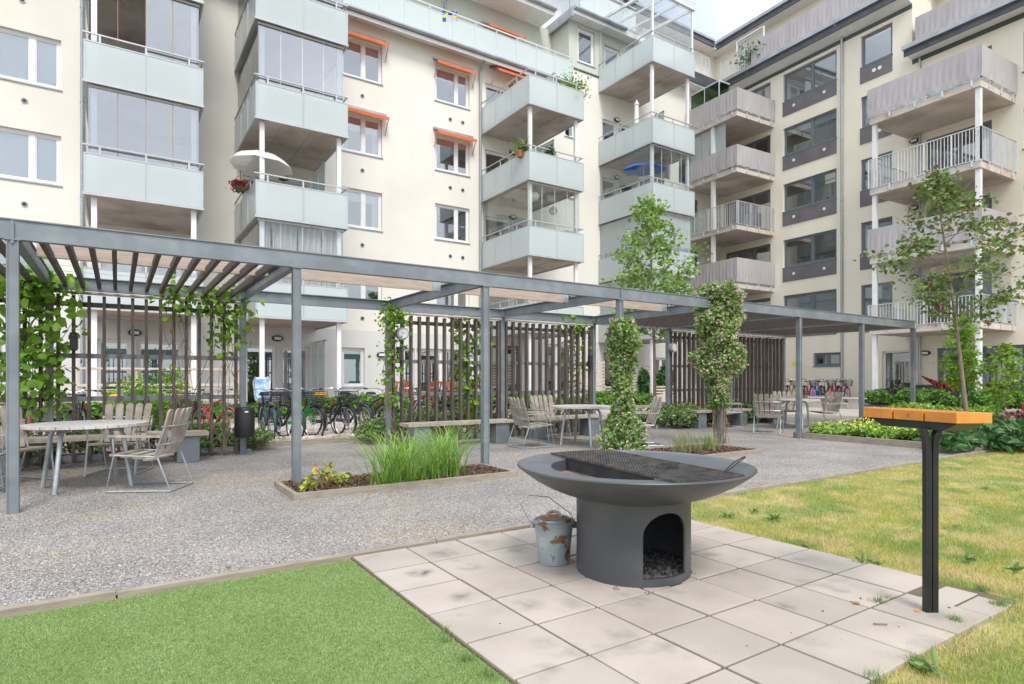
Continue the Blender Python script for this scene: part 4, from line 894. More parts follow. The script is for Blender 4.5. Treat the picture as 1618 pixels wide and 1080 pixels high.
for i in range(n):
    a = 2 * math.pi * i / n; q = math.cos(a - pa); ri = .525 if q <= 0 else min(.525, .25 / max(q, 1e-3)); ring.append([cyl(.733, a, .698), cyl(.733 - .03, a, .690), cyl(ri + .012, a, .6805), cyl(ri, a, .676), cyl(ri, a, .60)])
for i in range(n):
    for j in range(4): mb.q(ring[i][j], ring[(i + 1) % n][j], ring[(i + 1) % n][j + 1], ring[i][j + 1])
mb.build('rim_plate', K['bbqtop'], t, smooth=True)
MB().lathe(c0, [(0, .585), (.53, .60)], 48).build('ash_bed', K['ash'], t)
mb = MB(); mb.bar(c0 + pg * -.212 + dg * -.475 + Vector((0, 0, .65)), c0 + pg * -.212 + dg * .475 + Vector((0, 0, .65)), .006, .085); mb.build('grate_skirt', K['soot'], t)
mb = MB(); p0, p1 = -.217, .265; st = .0175
def inside(a, b): return p0 <= a <= p1 and a * a + b * b <= .722 ** 2
for s_ in (-1, 1):
    for i in range(-140, 141):
        off_ = i * st; dirv = (math.sin(R(33)), s_ * math.cos(R(33))); nv = (-dirv[1], dirv[0]); ts = [q for q in np.linspace(-1.1, 1.1, 441) if inside(nv[0] * off_ + dirv[0] * q, nv[1] * off_ + dirv[1] * q)]
        if len(ts) < 3: continue
        A_, B_ = [(nv[0] * off_ + dirv[0] * q, nv[1] * off_ + dirv[1] * q) for q in (ts[0], ts[-1])]
        z = .7005 + .001 * s_; mb.bar(c0 + pg * A_[0] + dg * A_[1] + Vector((0, 0, z)), c0 + pg * B_[0] + dg * B_[1] + Vector((0, 0, z)), .0045, .003)
for a in (p0, p1):
    L = math.sqrt(.722 ** 2 - a * a); mb.bar(c0 + pg * a + dg * -L + Vector((0, 0, .697)), c0 + pg * a + dg * L + Vector((0, 0, .697)), .006, .014)
mb.build('grate', K['grate'], t)
# tongs, ash heap and crumbs
th = empty('tongs', c0 + pg * .36 + dg * -.52 + Vector((0, 0, .7)), 0, 'dark fire tongs lying on the right rim of the fire bowl', 'tongs')
a = G(1148, 743, .705); b = G(1176, 722, .74); m_ = MB(); q = (b - a).normalized(); sd_ = Vector((-q.y, q.x, 0)) * .008
m_.tube([a + sd_, (a + b) / 2 + sd_ * 1.5 + Vector((0, 0, .006)), b + sd_ * .8, b + q * .02, b - sd_ * .8, (a + b) / 2 - sd_ * 1.5 + Vector((0, 0, .006)), a - sd_], .0045, 6); m_.build('arm', K['black'], th)
m_ = MB().bar(a, a - q * .04, .022, .004); m_.build('jaw', K['black'], th)
m_ = MB(); cr = np.array(G(1058, 735, .714))
def rocks(mb, P, r, sq=.6):
    for p in P:
        k = len(mb.v); rr = r * rng.uniform(.5, 1.3); w_ = rng.normal(size=(8, 3)); w_ /= np.linalg.norm(w_, axis=1)[:, None]
        a = rng.uniform(0, 6.28); pts = [(math.cos(a + i * 1.571) * rr * rng.uniform(.7, 1.2), math.sin(a + i * 1.571) * rr * rng.uniform(.7, 1.2), 0) for i in range(4)]
        for x, y, z in pts: mb.v.append(Vector((p[0] + x, p[1] + y, p[2])))
        for x, y, z in pts: mb.v.append(Vector((p[0] + x * .6, p[1] + y * .6, p[2] + rr * sq * rng.uniform(.6, 1.2))))
        mb.f += [(k, k+1, k+5, k+4), (k+1, k+2, k+6, k+5), (k+2, k+3, k+7, k+6), (k+3, k, k+4, k+7), (k+4, k+5, k+6, k+7)]
    return mb
P_ = cr + rng.normal(size=(26, 3)) * [.035, .035, 0]; rocks(m_, P_, .012); tag(m_.build('charcoal_crumbs', K['soot']), 'small black heap of burnt crumbs on the grate', 'charcoal', kind='stuff')
a_ = rng.uniform(0, 6.28, 420); r_ = .335 * np.sqrt(rng.uniform(0, 1, 420)); P_ = np.stack([gx + r_ * np.cos(a_), gy + r_ * np.sin(a_), np.full(420, .04)], 1)
tag(rocks(MB(), np.vstack([P_, P_ + [0, 0, .014], P_ + [.01, .01, .02]]), .014).build('charcoal', K['coal']), 'burnt charcoal pieces inside the drum of the fire bowl', 'charcoal', kind='stuff')
P_ = [G(x, y, .02) for x, y in ((973, 931), (1020, 936), (1032, 934), (1093, 904), (1024, 939), (1098, 906), (969, 933))]
for i, (p, s_, lab) in enumerate(zip(P_[:1] + P_[3:4], (.03, .02), ('brown pebble at the front foot of the fire bowl', 'small brown pebble at the right foot of the fire bowl'))): tag(rocks(MB(), [p], s_).build('pebble', K['bark']), lab, 'stone')
tag(rocks(MB(), [G(x, y, .02) for x, y in ((1020, 936), (1032, 934), (1024, 939), (1098, 906), (1360, 945), (1345, 950), (1300, 965), (1250, 1000), (1420, 990), (1330, 1010), (1180, 1020), (790, 985), (1225, 958), (1480, 955), (1500, 960))], .006).build('grit', K['soil']), 'dark specks of grit scattered on the paving slabs', 'grit', kind='stuff')
tag(MB().bar(G(1348, 951, .027), G(1358, 953, .027), .02, .008).build('bark_chip', K['rust']), 'orange brown chip on a slab left of the serving stand', 'wood chip')
tag(MB().bar(G(1380, 985, .026), G(1402, 986, .026), .006, .006).build('stick', K['bark']), 'short thin stick on the slab in front of the serving stand', 'stick')

# ash bucket
bx_, by_ = 2.43, 3.19; bc = Vector((bx_, by_, .02)); t = empty('ash_bucket', bc, 0, 'rusty galvanised lidded ash bucket left of the fire bowl', 'bucket')
MB().lathe(bc, [(0, 0), (.098, 0), (.103, .003), (.105, .02), (.118, .17), (.121, .172), (.119, .178), (.121, .184), (.119, .19), (.121, .196), (.131, .27), (.135, .274), (.131, .278)], 40).build('body', K['bucket'], t, smooth=True)
l_ = MB().lathe(bc, [(.142, .268), (.145, .276), (.135, .284), (.115, .285), (.11, .295), (.085, .297), (.0, .30)], 40).build('lid', K['bucket'], t, smooth=True)
MB().lathe(bc, [(.088, .298), (.06, .302), (0, .304)], 30).build('rust_patch', K['rust'], l_)
rt = Vector((cth, -sth, 0)); fw_ = Vector((sth, cth, 0))
m_ = MB(); pts = [bc + rt * (.045 * math.cos(a)) + Vector((0, 0, .303 + .035 * math.sin(a))) for a in np.linspace(0, math.pi, 9)]
for p, q in zip(pts, pts[1:]): m_.bar(p, q, .022, .004, up=fw_)
m_.build('lid_handle', K['bucket'], l_)
e1, e2 = bc - rt * .138 + Vector((0, 0, .25)), bc + rt * .138 + Vector((0, 0, .25)); ln = -rt * .035 - fw_ * .03
m_ = MB().tube([e1 - rt * .01, e1 - rt * .03 + Vector((0, 0, .03)), e1 - rt * .085 + Vector((0, 0, .14)), e1 - rt * .03 + Vector((0, 0, .195)), e1 + rt * .10 + Vector((0, 0, .185)), e2 - rt * .02 + Vector((0, 0, .07)), e2], .003, 6); m_.build('handle', K['galv'], t)
for e in (e1, e2): MB().box(WF, e.x - .012, e.x + .012, e.y - .012, e.y + .012, e.z - .02, e.z + .02).build('ear', K['galv'], t)

# serving stand
pc_ = Vector((3.5626, 1.4251, 0)); ca, sa = math.cos(R(24)), math.sin(R(24)); Bv = rt * ca + fw_ * sa; Av = -rt * sa + fw_ * ca
cc = rt * (.7416 * 2.99) + fw_ * 2.99; SF = Frame(cc, Av, Bv)       # near corner; S = away-left, D = right
t = empty('serving_stand', pc_, 0, 'black post with a small orange wooden shelf at the right corner of the slabs', 'side table')
def shear(mb): 
    for v in mb.v: v.z -= .028 * (v - cc).dot(rt)
    return mb
for i in range(3): 
    m_ = shear(MB().box(SF, .165 * i, .165 * i + (.155 if i < 2 else .165), 0, .30, 1.018, 1.073)); o = m_.build('board', K['orange'], t, bevel=.002)
    shear(MB().box(SF, .165 * i + .004, .165 * i + .151, -.0022, -.0002, 1.021, 1.070)).build('end_grain', K['pinend'], o)
def plate(b):
    m_ = MB(); a0, a1, i_ = .01, .475, .07
    q = [SF.p(a0, b, 1.02), SF.p(a1, b, 1.02), SF.p(a1 - i_, b, .975), SF.p(a0 + i_, b, .975)]; q2 = [p + Bv * .006 for p in q]
    m_.q(*q); m_.q(*q2)
    for i in range(4): m_.q(q[i], q[(i + 1) % 4], q2[(i + 1) % 4], q2[i])
    return shear(m_)
for b in (.03, .26): plate(b).build('shelf_bracket', K['black'], t)
shear(MB().q(SF.p(.01, .03, 1.019), SF.p(.01, .266, 1.019), SF.p(.08, .266, .975), SF.p(.08, .03, .975)).q(SF.p(.475, .03, 1.019), SF.p(.475, .266, 1.019), SF.p(.405, .266, .975), SF.p(.405, .03, .975)).q(SF.p(.08, .03, .976), SF.p(.405, .03, .976), SF.p(.405, .266, .976), SF.p(.08, .266, .976))).build('shelf_tray', K['black'], t)
for s_ in (-1, 1):
    m_ = MB(); pts = [(.0175, 0), (.0175, .84), (.020, .90), (.028, .945), (.045, .985)]
    n0 = len(m_.v)
    for x, z in pts:
        c = pc_ + rt * (s_ * x) + Vector((0, 0, z)); m_.v += [c - rt * .0155 - fw_ * .017, c + rt * .0155 - fw_ * .017, c + rt * .0155 + fw_ * .017, c - rt * .0155 + fw_ * .017]
    for i in range(len(pts) - 1):
        for k in range(4): m_.f.append((n0 + 4 * i + k, n0 + 4 * i + (k + 1) % 4, n0 + 4 * i + 4 + (k + 1) % 4, n0 + 4 * i + 4 + k))
    m_.build('post', K['black'], t, bevel=.003)
MB().bar(pc_ + Vector((0, 0, .03)), pc_ + Vector((0, 0, .82)), .012, .05).build('post_web', K['black'], t)

# ------------------------------------------------------------------ bicycles
def bike(x, y, a, label, col=(.03, .03, .035), saddle=(.03, .03, .03), basket='wire', step=True, rack=True, childseat=False, group='parked bicycles by the cobble strip', z=0, bar_col='chrome', tint=None, small=1.):
    F = Frame((x, y, z), (math.cos(a) * small, math.sin(a) * small, 0), (-math.sin(a) * small, math.cos(a) * small, 0))
    def P(s, b, h): return F.p(s, b, h * small)
    t = empty('bicycle', (x, y, z), a, label, 'bicycle', group); r = .34
    fm = colmat('bicycle_paint_%d_%d_%d' % tuple(int(c * 99) for c in col), col)
    for b in (-.53, .53):
        ring = [P(0, b + r * math.cos(q), r + r * math.sin(q)) for q in np.linspace(0, 2 * math.pi, 29)[:-1]]
        w_ = MB().tube(ring, .019 * small, 6, closed=True).build('wheel', K['rubber'], t, smooth=True)
        m_ = MB().tube([P(0, b + (r - .03) * math.cos(q), r + (r - .03) * math.sin(q)) for q in np.linspace(0, 2 * math.pi, 29)[:-1]], .011 * small, 4, closed=True)
        for i in range(16):
            q = 2 * math.pi * i / 16; m_.tube([P(.018 * (-1) ** i, b, r), P(0, b + (r - .03) * math.cos(q), r + (r - .03) * math.sin(q))], .0022, 3, cap=False)
        m_.tube([P(-.04, b, r), P(.04, b, r)], .022, 6); m_.build('rim', K['chrome'], w_)
        m_ = MB(); pr_ = None
        for q in np.linspace(R(-15) if b > 0 else R(5), R(115) if b > 0 else R(190), 12):
            c = [P(s_, b + (r + .03) * math.cos(q), r + (r + .03) * math.sin(q)) for s_ in (-.024, .024)]
            if pr_: m_.q(pr_[0], pr_[1], c[1], c[0])
            pr_ = c
        m_.build('mudguard', fm if col[1] < .3 else K['black'], t)
    hd, bb, st = P(0, .36, .86), P(0, -.02, .29), P(0, -.17, .72); hl = P(0, .40, .66)
    m_ = MB().tube([hd, hl], .026, 8)
    if step: m_.tube([hl, P(0, .22, .44), P(0, .08, .31), bb], .027, 8).tube([P(0, .375, .78), P(0, .2, .55), P(0, .02, .42), P(0, -.08, .48)], .014, 8)
    else: m_.tube([hl, bb], .027, 8).tube([hd, st], .024, 8)
    m_.tube([bb, st], .022, 8)
    for s_ in (-.045, .045): m_.tube([bb, P(s_, -.53, r)], .010, 6).tube([st, P(s_, -.53, r)], .009, 6)
    m_.build('frame', fm, t, smooth=True)
    m_ = MB()
    for s_ in (-.045, .045): m_.tube([P(s_ * .6, .415, .63), P(s_, .47, .45), P(s_, .53, r)], .011, 6)
    m_.build('fork', fm, t, smooth=True)
    hb = MB().tube([hd, P(0, .325, 1.0)], .014, 6).tube([P(-.29, .10, 1.03), P(-.27, .22, 1.04), P(-.14, .33, 1.05), P(0, .34, 1.0), P(.14, .33, 1.05), P(.27, .22, 1.04), P(.29, .10, 1.03)], .012, 6).build('handlebar', K[bar_col], t, smooth=True)
    for s_ in (-1, 1): MB().tube([P(s_ * .292, .08, 1.03), P(s_ * .275, .19, 1.038)], .018, 6).build('grip', K['rubber'], hb)
    m_ = MB(); m_.tube([st, P(0, -.195, .88)], .012, 6); m_.build('seat_post', K['chrome'], t)
    m_ = MB(); sec = [(-.33, .10, .05), (-.27, .12, .06), (-.18, .08, .055), (-.08, .035, .045), (-.02, .02, .03)]; pr_ = None
    for b, w_, h in sec:
        c = [P(-w_, b, .90), P(-w_ * .7, b, .90 + h), P(w_ * .7, b, .90 + h), P(w_, b, .90)]
        if pr_:
            for i in range(4): m_.q(pr_[i], pr_[(i + 1) % 4], c[(i + 1) % 4], c[i])
        else: m_.q(*c)
        pr_ = c
    m_.build('saddle', colmat('saddle_%d_%d' % (int(saddle[0] * 99), int(saddle[1] * 99)), saddle, .7), t)
    m_ = MB().tube([P(.05, -.02, .29), P(.06, -.02, .29)], .09, 14).build('crank', K['chrome'], t)
    for s_, q in ((1, -.9), (-1, 2.2)):
        e = (-.02 + .17 * math.cos(q), .29 + .17 * math.sin(q)); MB().tube([P(s_ * .07, -.02, .29), P(s_ * .075, *e)], .009, 5).build('crank_arm', K['chrome'], m_); MB().box(F, s_ * .13 - .045, s_ * .13 + .045, e[0] - .03, e[0] + .03, (e[1] - .01) * small, (e[1] + .012) * small).build('pedal', K['rubber'], m_)
    MB().box(F, .05, .075, -.50, .0, .29 * small, .36 * small).build('chain_guard', fm, t)
    if rack:
        m_ = MB()
        for s_ in (-.06, 0, .06): m_.tube([P(s_, -.75, .74), P(s_, -.28, .74)], .006, 5)
        for s_ in (-.06, .06): m_.tube([P(s_, -.62, .74), P(s_, -.53, r)], .006, 5)
        m_.tube([P(-.06, -.75, .74), P(.06, -.75, .74)], .006, 5); m_.build('rack', K['black'], t)
        m_ = MB().box(F, -.03, .03, -.78, -.76, .66 * small, .72 * small).build('rear_reflector', colmat('reflector_red', (.5, .02, .02)), t)
    m_ = MB().tube([P(0, .45, .76), P(0, .50, .76)], .035, 10).build('headlight', K['chrome'], t)
    if basket:
        m_ = MB(); b0, b1, w0, w1, z0, z1 = .44, .70, .15, .19, .72, .98
        def Q(u, v, h): k = (h - z0) / (z1 - z0); return P(u * (w0 + (w1 - w0) * k), (b0 + b1) / 2 + v * ((b1 - b0) / 2 * (.85 + .25 * k)), h)
        for h in np.linspace(z0, z1, 8): m_.tube([Q(-1, -1, h), Q(1, -1, h), Q(1, 1, h), Q(-1, 1, h)], .0035 if h < z1 - .01 else .008, 4, closed=True)
        for i in range(13):
            u = -1 + 2 * i / 12
            for v in (-1, 1): m_.tube([Q(u, v, z0), Q(u, v, z1)], .003, 3, cap=False)
            if i < 9:
                for u2 in (-1, 1): m_.tube([Q(u2, -1 + i / 4, z0), Q(u2, -1 + i / 4, z1)], .003, 3, cap=False)
        m_.q(Q(-1, -1, z0), Q(1, -1, z0), Q(1, 1, z0), Q(-1, 1, z0)); m_.build('basket', K['black' if basket == 'wire' else 'galv'], t)
    if childseat:
        m_ = MB(); sec = [(.02, .80, .14), (-.12, .78, .15), (-.22, .84, .16), (-.27, 1.02, .17), (-.30, 1.2, .18), (-.31, 1.30, .13)]; pr_ = None
        for b, h, w_ in sec:
            c = [P(-w_, b - .32 + .06, h), P(-w_ * .7, b - .36, h - .02), P(w_ * .7, b - .36, h - .02), P(w_, b - .32 + .06, h)]
            if pr_:
                for i in range(3): m_.q(pr_[i], pr_[i + 1], c[i + 1], c[i])
            pr_ = c
        o = m_.build('child_seat', K['lampw'], t, smooth=True)
        m_ = MB().q(P(-.12, -.55, .9), P(.12, -.55, .9), P(.13, -.63, 1.24), P(-.13, -.63, 1.24)).q(P(-.12, -.55, .9), P(.12, -.55, .9), P(.11, -.33, .83), P(-.11, -.33, .83)); m_.build('cushion', mat('blue_cushion', (.13, .32, .62), (.5, .62, .75), scale=9, rough=.8), o)
    return t
def fb(x, y, **k): p = G(x, y); return p.x, p.y + .53
PI = math.pi
for (x, y), da, lab, k in [
    ((430, 697), -.32, 'dark bicycle with white and blue child seat next to the black bin', dict(col=(.03, .07, .09), childseat=True)),
    ((455, 698), -.02, 'dark green bicycle with black basket directly left of the first pergola post', dict(col=(.03, .06, .055), bar_col='chrome')),
    ((482, 696), .06, 'bright green bicycle with a wide black basket', dict(col=(.05, .42, .07), step=True)),
    ((530, 693), .1, 'black step through bicycle with orange saddle and basket', dict(col=(.03, .03, .035), saddle=(.85, .40, .03))),
    ((566, 691), -.1, 'black bicycle with blue grey frame right of the orange saddle', dict(col=(.05, .06, .075), step=False, basket=None)),
    ((608, 691), -.22, 'black sturdy bicycle partly behind the post with climbing hop', dict(col=(.03, .03, .03), step=False, basket=None)),
    ((655, 690), .2, 'silver white bicycle behind the first middle slats', dict(col=(.6, .6, .58), step=True, basket=None)),
    ((700, 689), -.15, 'dark bicycle with orange saddle behind the middle slats', dict(col=(.05, .05, .06), saddle=(.85, .40, .03), step=True)),
    ((742, 688), .1, 'black bicycle behind the slats left of the yellow green vine', dict(step=False, basket=None)),
    ((800, 687), -.3, 'red bicycle behind the slats left of the middle table', dict(col=(.55, .03, .03), step=True))]:
    px, py = fb(x, y); bike(px, py, PI + da + .3, lab, **k)
for x, da, lab, k in [(338, .35, 'red and white bicycle behind the left slats near the bin', dict(col=(.55, .04, .04), step=False, basket=None)), (285, .1, 'dark bicycle with front crate and orange saddle behind the left slats', dict(saddle=(.85, .40, .03))),
    (185, .25, 'bicycle with orange saddle behind the left round table', dict(saddle=(.85, .40, .03), basket=None)), (122, -.1, 'black bicycle with large basket behind the large leaved vine', dict()), (45, .1, 'bicycle with red details at the left edge behind the vine', dict(col=(.4, .05, .05), basket=None))]:
    bike(sv(x, 13.0), 13.0, PI + da, lab, group='bicycles behind the left slats', **k)
cols = [('black bicycle with black basket at the left end of the row by the yellow wall', (.03, .03, .03), (.03,) * 3, 'wire'), ('pale yellow green bicycle in the row by the yellow wall', (.5, .5, .2), (.03,) * 3, 'wire'), ('red bicycle with orange saddle in the row by the yellow wall', (.55, .04, .06), (.85, .4, .03), None), ('red bicycle with grey basket in the row by the yellow wall', (.5, .03, .08), (.03,) * 3, 'g'),
        ('blue bicycle in the row by the yellow wall', (.06, .12, .55), (.03,) * 3, 'wire'), ('black bicycle with leather saddle in the row by the yellow wall', (.03, .03, .03), (.35, .14, .05), None), ('crimson bicycle with wide basket and orange saddle in the row by the yellow wall', (.5, .03, .15), (.85, .4, .03), 'wire'), ('magenta bicycle with black basket at the right end of the row by the yellow wall', (.35, .04, .22), (.03,) * 3, 'wire')]
for i, (lab, c, sc, bk) in enumerate(cols):
    x = 1240 + i * 13.6; q = RF.p(tv(x, OFF - 1.3), 1.45, 0); bike(q.x, q.y, math.atan2(dR.y, dR.x) + (.35 if i % 2 else -.15) + .5, lab, col=c, saddle=sc, basket=bk, group='bicycles by the yellow wall', z=.2)
q = RF.p(8.0, 4.6, 0); bike(q.x - .6, q.y - .6, .9, 'bicycle with orange saddle behind the bushes at the right edge', col=(.5, .04, .04), saddle=(.85, .4, .03), group=None)

# ------------------------------------------------------------------ fences and patio things
def fence(F, s0, s1, d, z0, z1, n, lab, top=None, vert=1.2):
    c = F.p((s0 + s1) / 2, d, 0); t = empty('slat_fence', c, 0, lab, 'fence'); m_ = MB()
    for i in range(n):
        z = z0 + (z1 - z0) * (i + .5) / n; m_.box(F, s0, s1, d - .012, d + .012, z - .035, z + .035)
    m_.build('slats', K['fencew'], t)
    k = max(1, int((s1 - s0) / vert))
    for i in range(k + 1):
        s_ = s0 + (s1 - s0) * i / k; MB().box(F, s_ - .03, s_ + .03, d - .075, d - .014, 0, (top or z1) + .02).build('fence_post', K['fencew'], t)
    if top: MB().box(F, s0, s1, d - .05, d + .03, top, top + .05).build('top_rail', K['fencew'], t)
fence(LF, -6, 3.0, 3.45, .3, 1.15, 6, 'pale wooden slat fence with a high top rail behind the left bicycles', top=1.5)
fence(LF, sv(905, 19.3), sv(955, 19.3), 3.4, .3, 2.0, 12, 'tall wooden slat screen behind the middle round table'); fence(LF, sv(957, 19.3), sv(985, 19.3), 3.4, .3, .95, 5, 'low wooden slat fence left of the flowering clematis')
fence(LF, sv(1012, 19.3), sv(1060, 19.3), 2.4, .4, 1.9, 11, 'tall ivy grown slat screen beside the thin tree'); fence(LF, sv(1030, 19.3), sv(1100, 19.3), 3.4, .3, .95, 5, 'low wooden slat fence right of the thin tree trunk')
def patio_chair(label):
    t = empty('patio_chair', (0, 0, 0), 0, label, 'chair', 'red brown chairs on the patio'); m_ = MB()
    for i in range(5): m_.bar((-.2 + .1 * i, -.22, .45), (-.24 + .12 * i, -.34, 1.0), .075, .02)
    m_.bar((-.27, -.34, 1.0), (.27, -.34, 1.0), .03, .07); m_.build('backrest', K['redwood'], t, local=True); MB().bar((0, -.24, .44), (0, .24, .44), .5, .03).build('seat', K['redwood'], t, local=True)
    for a in (-.23, .23):
        for b in (-.24, .22): MB().bar((a, b, 0), (a, b, .43 if b < 0 else .62), .04, .04).build('leg', K['redwood'], t, local=True)
        MB().bar((a, -.3, .64), (a, .26, .64), .05, .025).build('armrest', K['redwood'], t, local=True)
    return t
pcs = patio_chair('red brown folding chair at the left end of the patio group'); 
for i, (x, a) in enumerate(((617, 2.6), (680, 0.2), (700 - 20 + 22, 3.3), (722, 2.9), (745, .3))):
    u = sv((620, 680, 650, 712, 738)[i], 20.3)
    lab = ['red brown slatted chair nearest the teal window', 'red brown slatted chair right of the pergola post', 'red brown slatted chair left of the pergola post', 'orange brown slatted chair behind the middle slats', 'red brown slatted chair at the right end of the patio group'][i]
    if i == 0: pcs.location = (u, 20.3, .12); pcs.rotation_euler.z = a; pcs['label'] = lab
    else: tree_copy(pcs, (u, 20.3, .12), a, lab, 'red brown chairs on the patio')
c = Vector((sv(675, 20.9), 20.9, 0)); t = empty('garden_table', c, 0, 'red brown patio table among the folding chairs', 'table'); MB().box(WF, c.x - .9, c.x + .9, 20.5, 21.2, .7, .74).build('tabletop', K['redwood'], t)
for a in (-.8, .8):
    for b in (20.6, 21.1): MB().box(WF, c.x + a - .03, c.x + a + .03, b - .03, b + .03, 0, .699).build('leg', K['redwood'], t)
def dome_parasol(c, r, h, pole, m, lab, cat='parasol', tilt=(0, 0)):
    t = empty('parasol', c, 0, lab, cat); n = 8; top = Vector(c) + Vector((0, 0, pole)); m_ = MB(); rows = []
    for k in range(6):
        q = k / 5; rr = r * math.sin(q * 1.25) / math.sin(1.25); z = -h * (1 - math.cos(q * 1.25)) / (1 - math.cos(1.25)); rows.append([top + Vector((rr * math.cos(a) * (1 - .05 * (i % 2) * q), rr * math.sin(a) * (1 - .05 * (i % 2) * q), z + rr * (math.cos(a) * tilt[0] + math.sin(a) * tilt[1]) + (.05 * q if i % 2 else 0))) for i, a in enumerate(np.linspace(0, 2 * PI, 2 * n + 1)[:-1])])
    for k in range(5):
        for i in range(2 * n): m_.q(rows[k][i], rows[k][(i + 1) % (2 * n)], rows[k + 1][(i + 1) % (2 * n)], rows[k + 1][i])
    m_.build('canopy', m, t, smooth=True); MB().tube([c, top + Vector((0, 0, .08))], .018, 8).build('pole', K['lampw'], t)
def on_d(x, d, z): s_ = sv(x, V0 - d); return Vector((s_, V0 - d, z))
dome_parasol(Vector((3.75, 20.0, 6.28)), .95, .42, 2.0, mat('white_canvas', (.82, .82, .80), rough=.8, trans=.3), 'white parasol opened on the second balcony from the left', tilt=(-.05, 0))
dome_parasol(Vector((21.0, 20.5, 9.2)), 1.05, .32, 2.3, mat('blue_canvas', (.07, .20, .62), rough=.8, trans=.35), 'blue parasol behind glass on the fourth balcony stack', tilt=(.05, .05))
c = on_d(1006, 2.4, 12.2); t = empty('closed_parasol', c, 0, 'closed white parasol standing on an open balcony', 'parasol'); MB().tube([c, c + Vector((0, 0, 2.1))], .02, 8).build('pole', K['lampw'], t); MB().lathe(c, [(.05, .9), (.13, 1.0), (.10, 1.5), (.09, 1.85), (.13, 1.9), (.05, 2.05), (0, 2.15)], 12).build('canopy', K['lampw'], t)
for x, y, lab, r_, d in ((845, 310, 'round white paper lantern nearest the balcony post', .19, 3.1), (870, 311, 'white paper lantern right of the balcony post', .19, 2.6), (874, 333, 'lowest white paper lantern in the glazed balcony', .18, 2.2)):
    p = on_d(x, d, 0); Z = p.x * sth + p.y * cth; h = 1.24 + (hy_ - y) * Z / f_; c = Vector((p.x, p.y, h)); t = empty('paper_lantern', c, 0, lab, 'lantern', 'paper lanterns in the glazed balcony')
    MB().lathe(c, [(.001, -r_)] + [(r_ * math.sin(a), -r_ * math.cos(a)) for a in np.linspace(.2, PI - .2, 12)] + [(.001, r_)], 18).build('shade', K['lampw'], t, smooth=True); MB().tube([c + Vector((0, 0, r_)), Vector((c.x, c.y, 8.97))], .005, 4).build('cord', K['lampb'], t)
def potted(c, r, h, fol, lab, m='leaf_shrub', n=260, ls=.07, pot='terracotta', flower=None):
    t = empty('potted_plant', c, 0, lab, 'plant'); MB().lathe(c, [(0, 0), (r * .7, 0), (r, h), (r * .9, h), (0, h - .03)], 16).build('pot', K[pot], t, smooth=True)
    P_ = np.array(c + Vector((0, 0, h + fol * .45))) + rng.normal(size=(n, 3)) * [fol * .32, fol * .32, fol * .3]; leaves('foliage', P_, ls, K[m], t)
    if flower: leaves('flowers', P_[: n // 2] + [0, 0, .05], .06, flower, t, elong=1)
    return t
potted(on_d(822, 3.2, 9.95), .18, .22, .5, 'olive green bush in a pot on the third balcony stack', m='leaf_shrub', ls=.05); potted(on_d(829, 3.3, 9.95), .1, .2, .2, 'small plant in a brown pot beside the olive bush')
potted(on_d(868, 3.5, 9.95), .1, .18, .3, 'dark leaved plant in a brown pot on the front of the same balcony', m='leaf_dark')
potted(on_d(905, 3.3, 12.1), .16, .8, .95, 'rambling climbing plant on the top balcony of the third stack', m='leaf_hop', n=420, ls=.07); potted(on_d(893, 3.3, 12.1), .14, .9, .6, 'leafy shoots left of the rambling plant on the top balcony', m='leaf_hop', n=160, ls=.06)
red = mat('red_flower', (.52, .03, .07), rough=.7, island=.3)
c = on_d(375, 1.9, 7.35); c.x = 3.28; t = empty('hanging_basket', c, 0, 'hanging basket with red flowers beside the white parasol', 'plant'); MB().lathe(c, [(0, -.14), (.14, -.1), (.2, .02), (0, .02)], 16).build('basket', K['twig'], t); leaves('flowers', np.array(c) + rng.normal(size=(500, 3)) * [.13, .13, .07] + [0, 0, .1], .055, red, t, elong=1); leaves('foliage', np.array(c) + rng.normal(size=(150, 3)) * [.15, .15, .08] + [0, 0, .03], .05, K['leaf_dark'], t); MB().tube([c + Vector((0, 0, .1)), c + Vector((0, 0, .75))], .008, 4).build('chain', K['lampb'], t)
for k, (s_, hh, lab) in enumerate(((22.35, 1.0, 'tall leafy plant behind the clear terrace screen'), (21.9, .8, 'leafy plant in a terracotta pot behind the terrace screen'), (21.45, .9, 'dark plant in a clay pot at the right end of the terrace screen'))): potted(RF.p(s_, -.15, 18.2), .22, .5, hh, lab, m='leaf_dark', n=300, ls=.1)
t = empty('wind_screen', RF.p(22, .3, 18.2), 0, 'white framed glass screen on the corner roof terrace', 'screen'); m_ = MB()
for s_ in (21.2, 22.95): m_.box(RF, s_ - .03, s_ + .03, .12, .18, 18.3, 20.3)
m_.box(RF, 21.2, 22.95, .12, .18, 20.25, 20.3); m_.build('frame', K['white'], t); MB().box(RF, 21.25, 22.9, .145, .155, 18.4, 20.24).build('glass_panel', GLB, t)
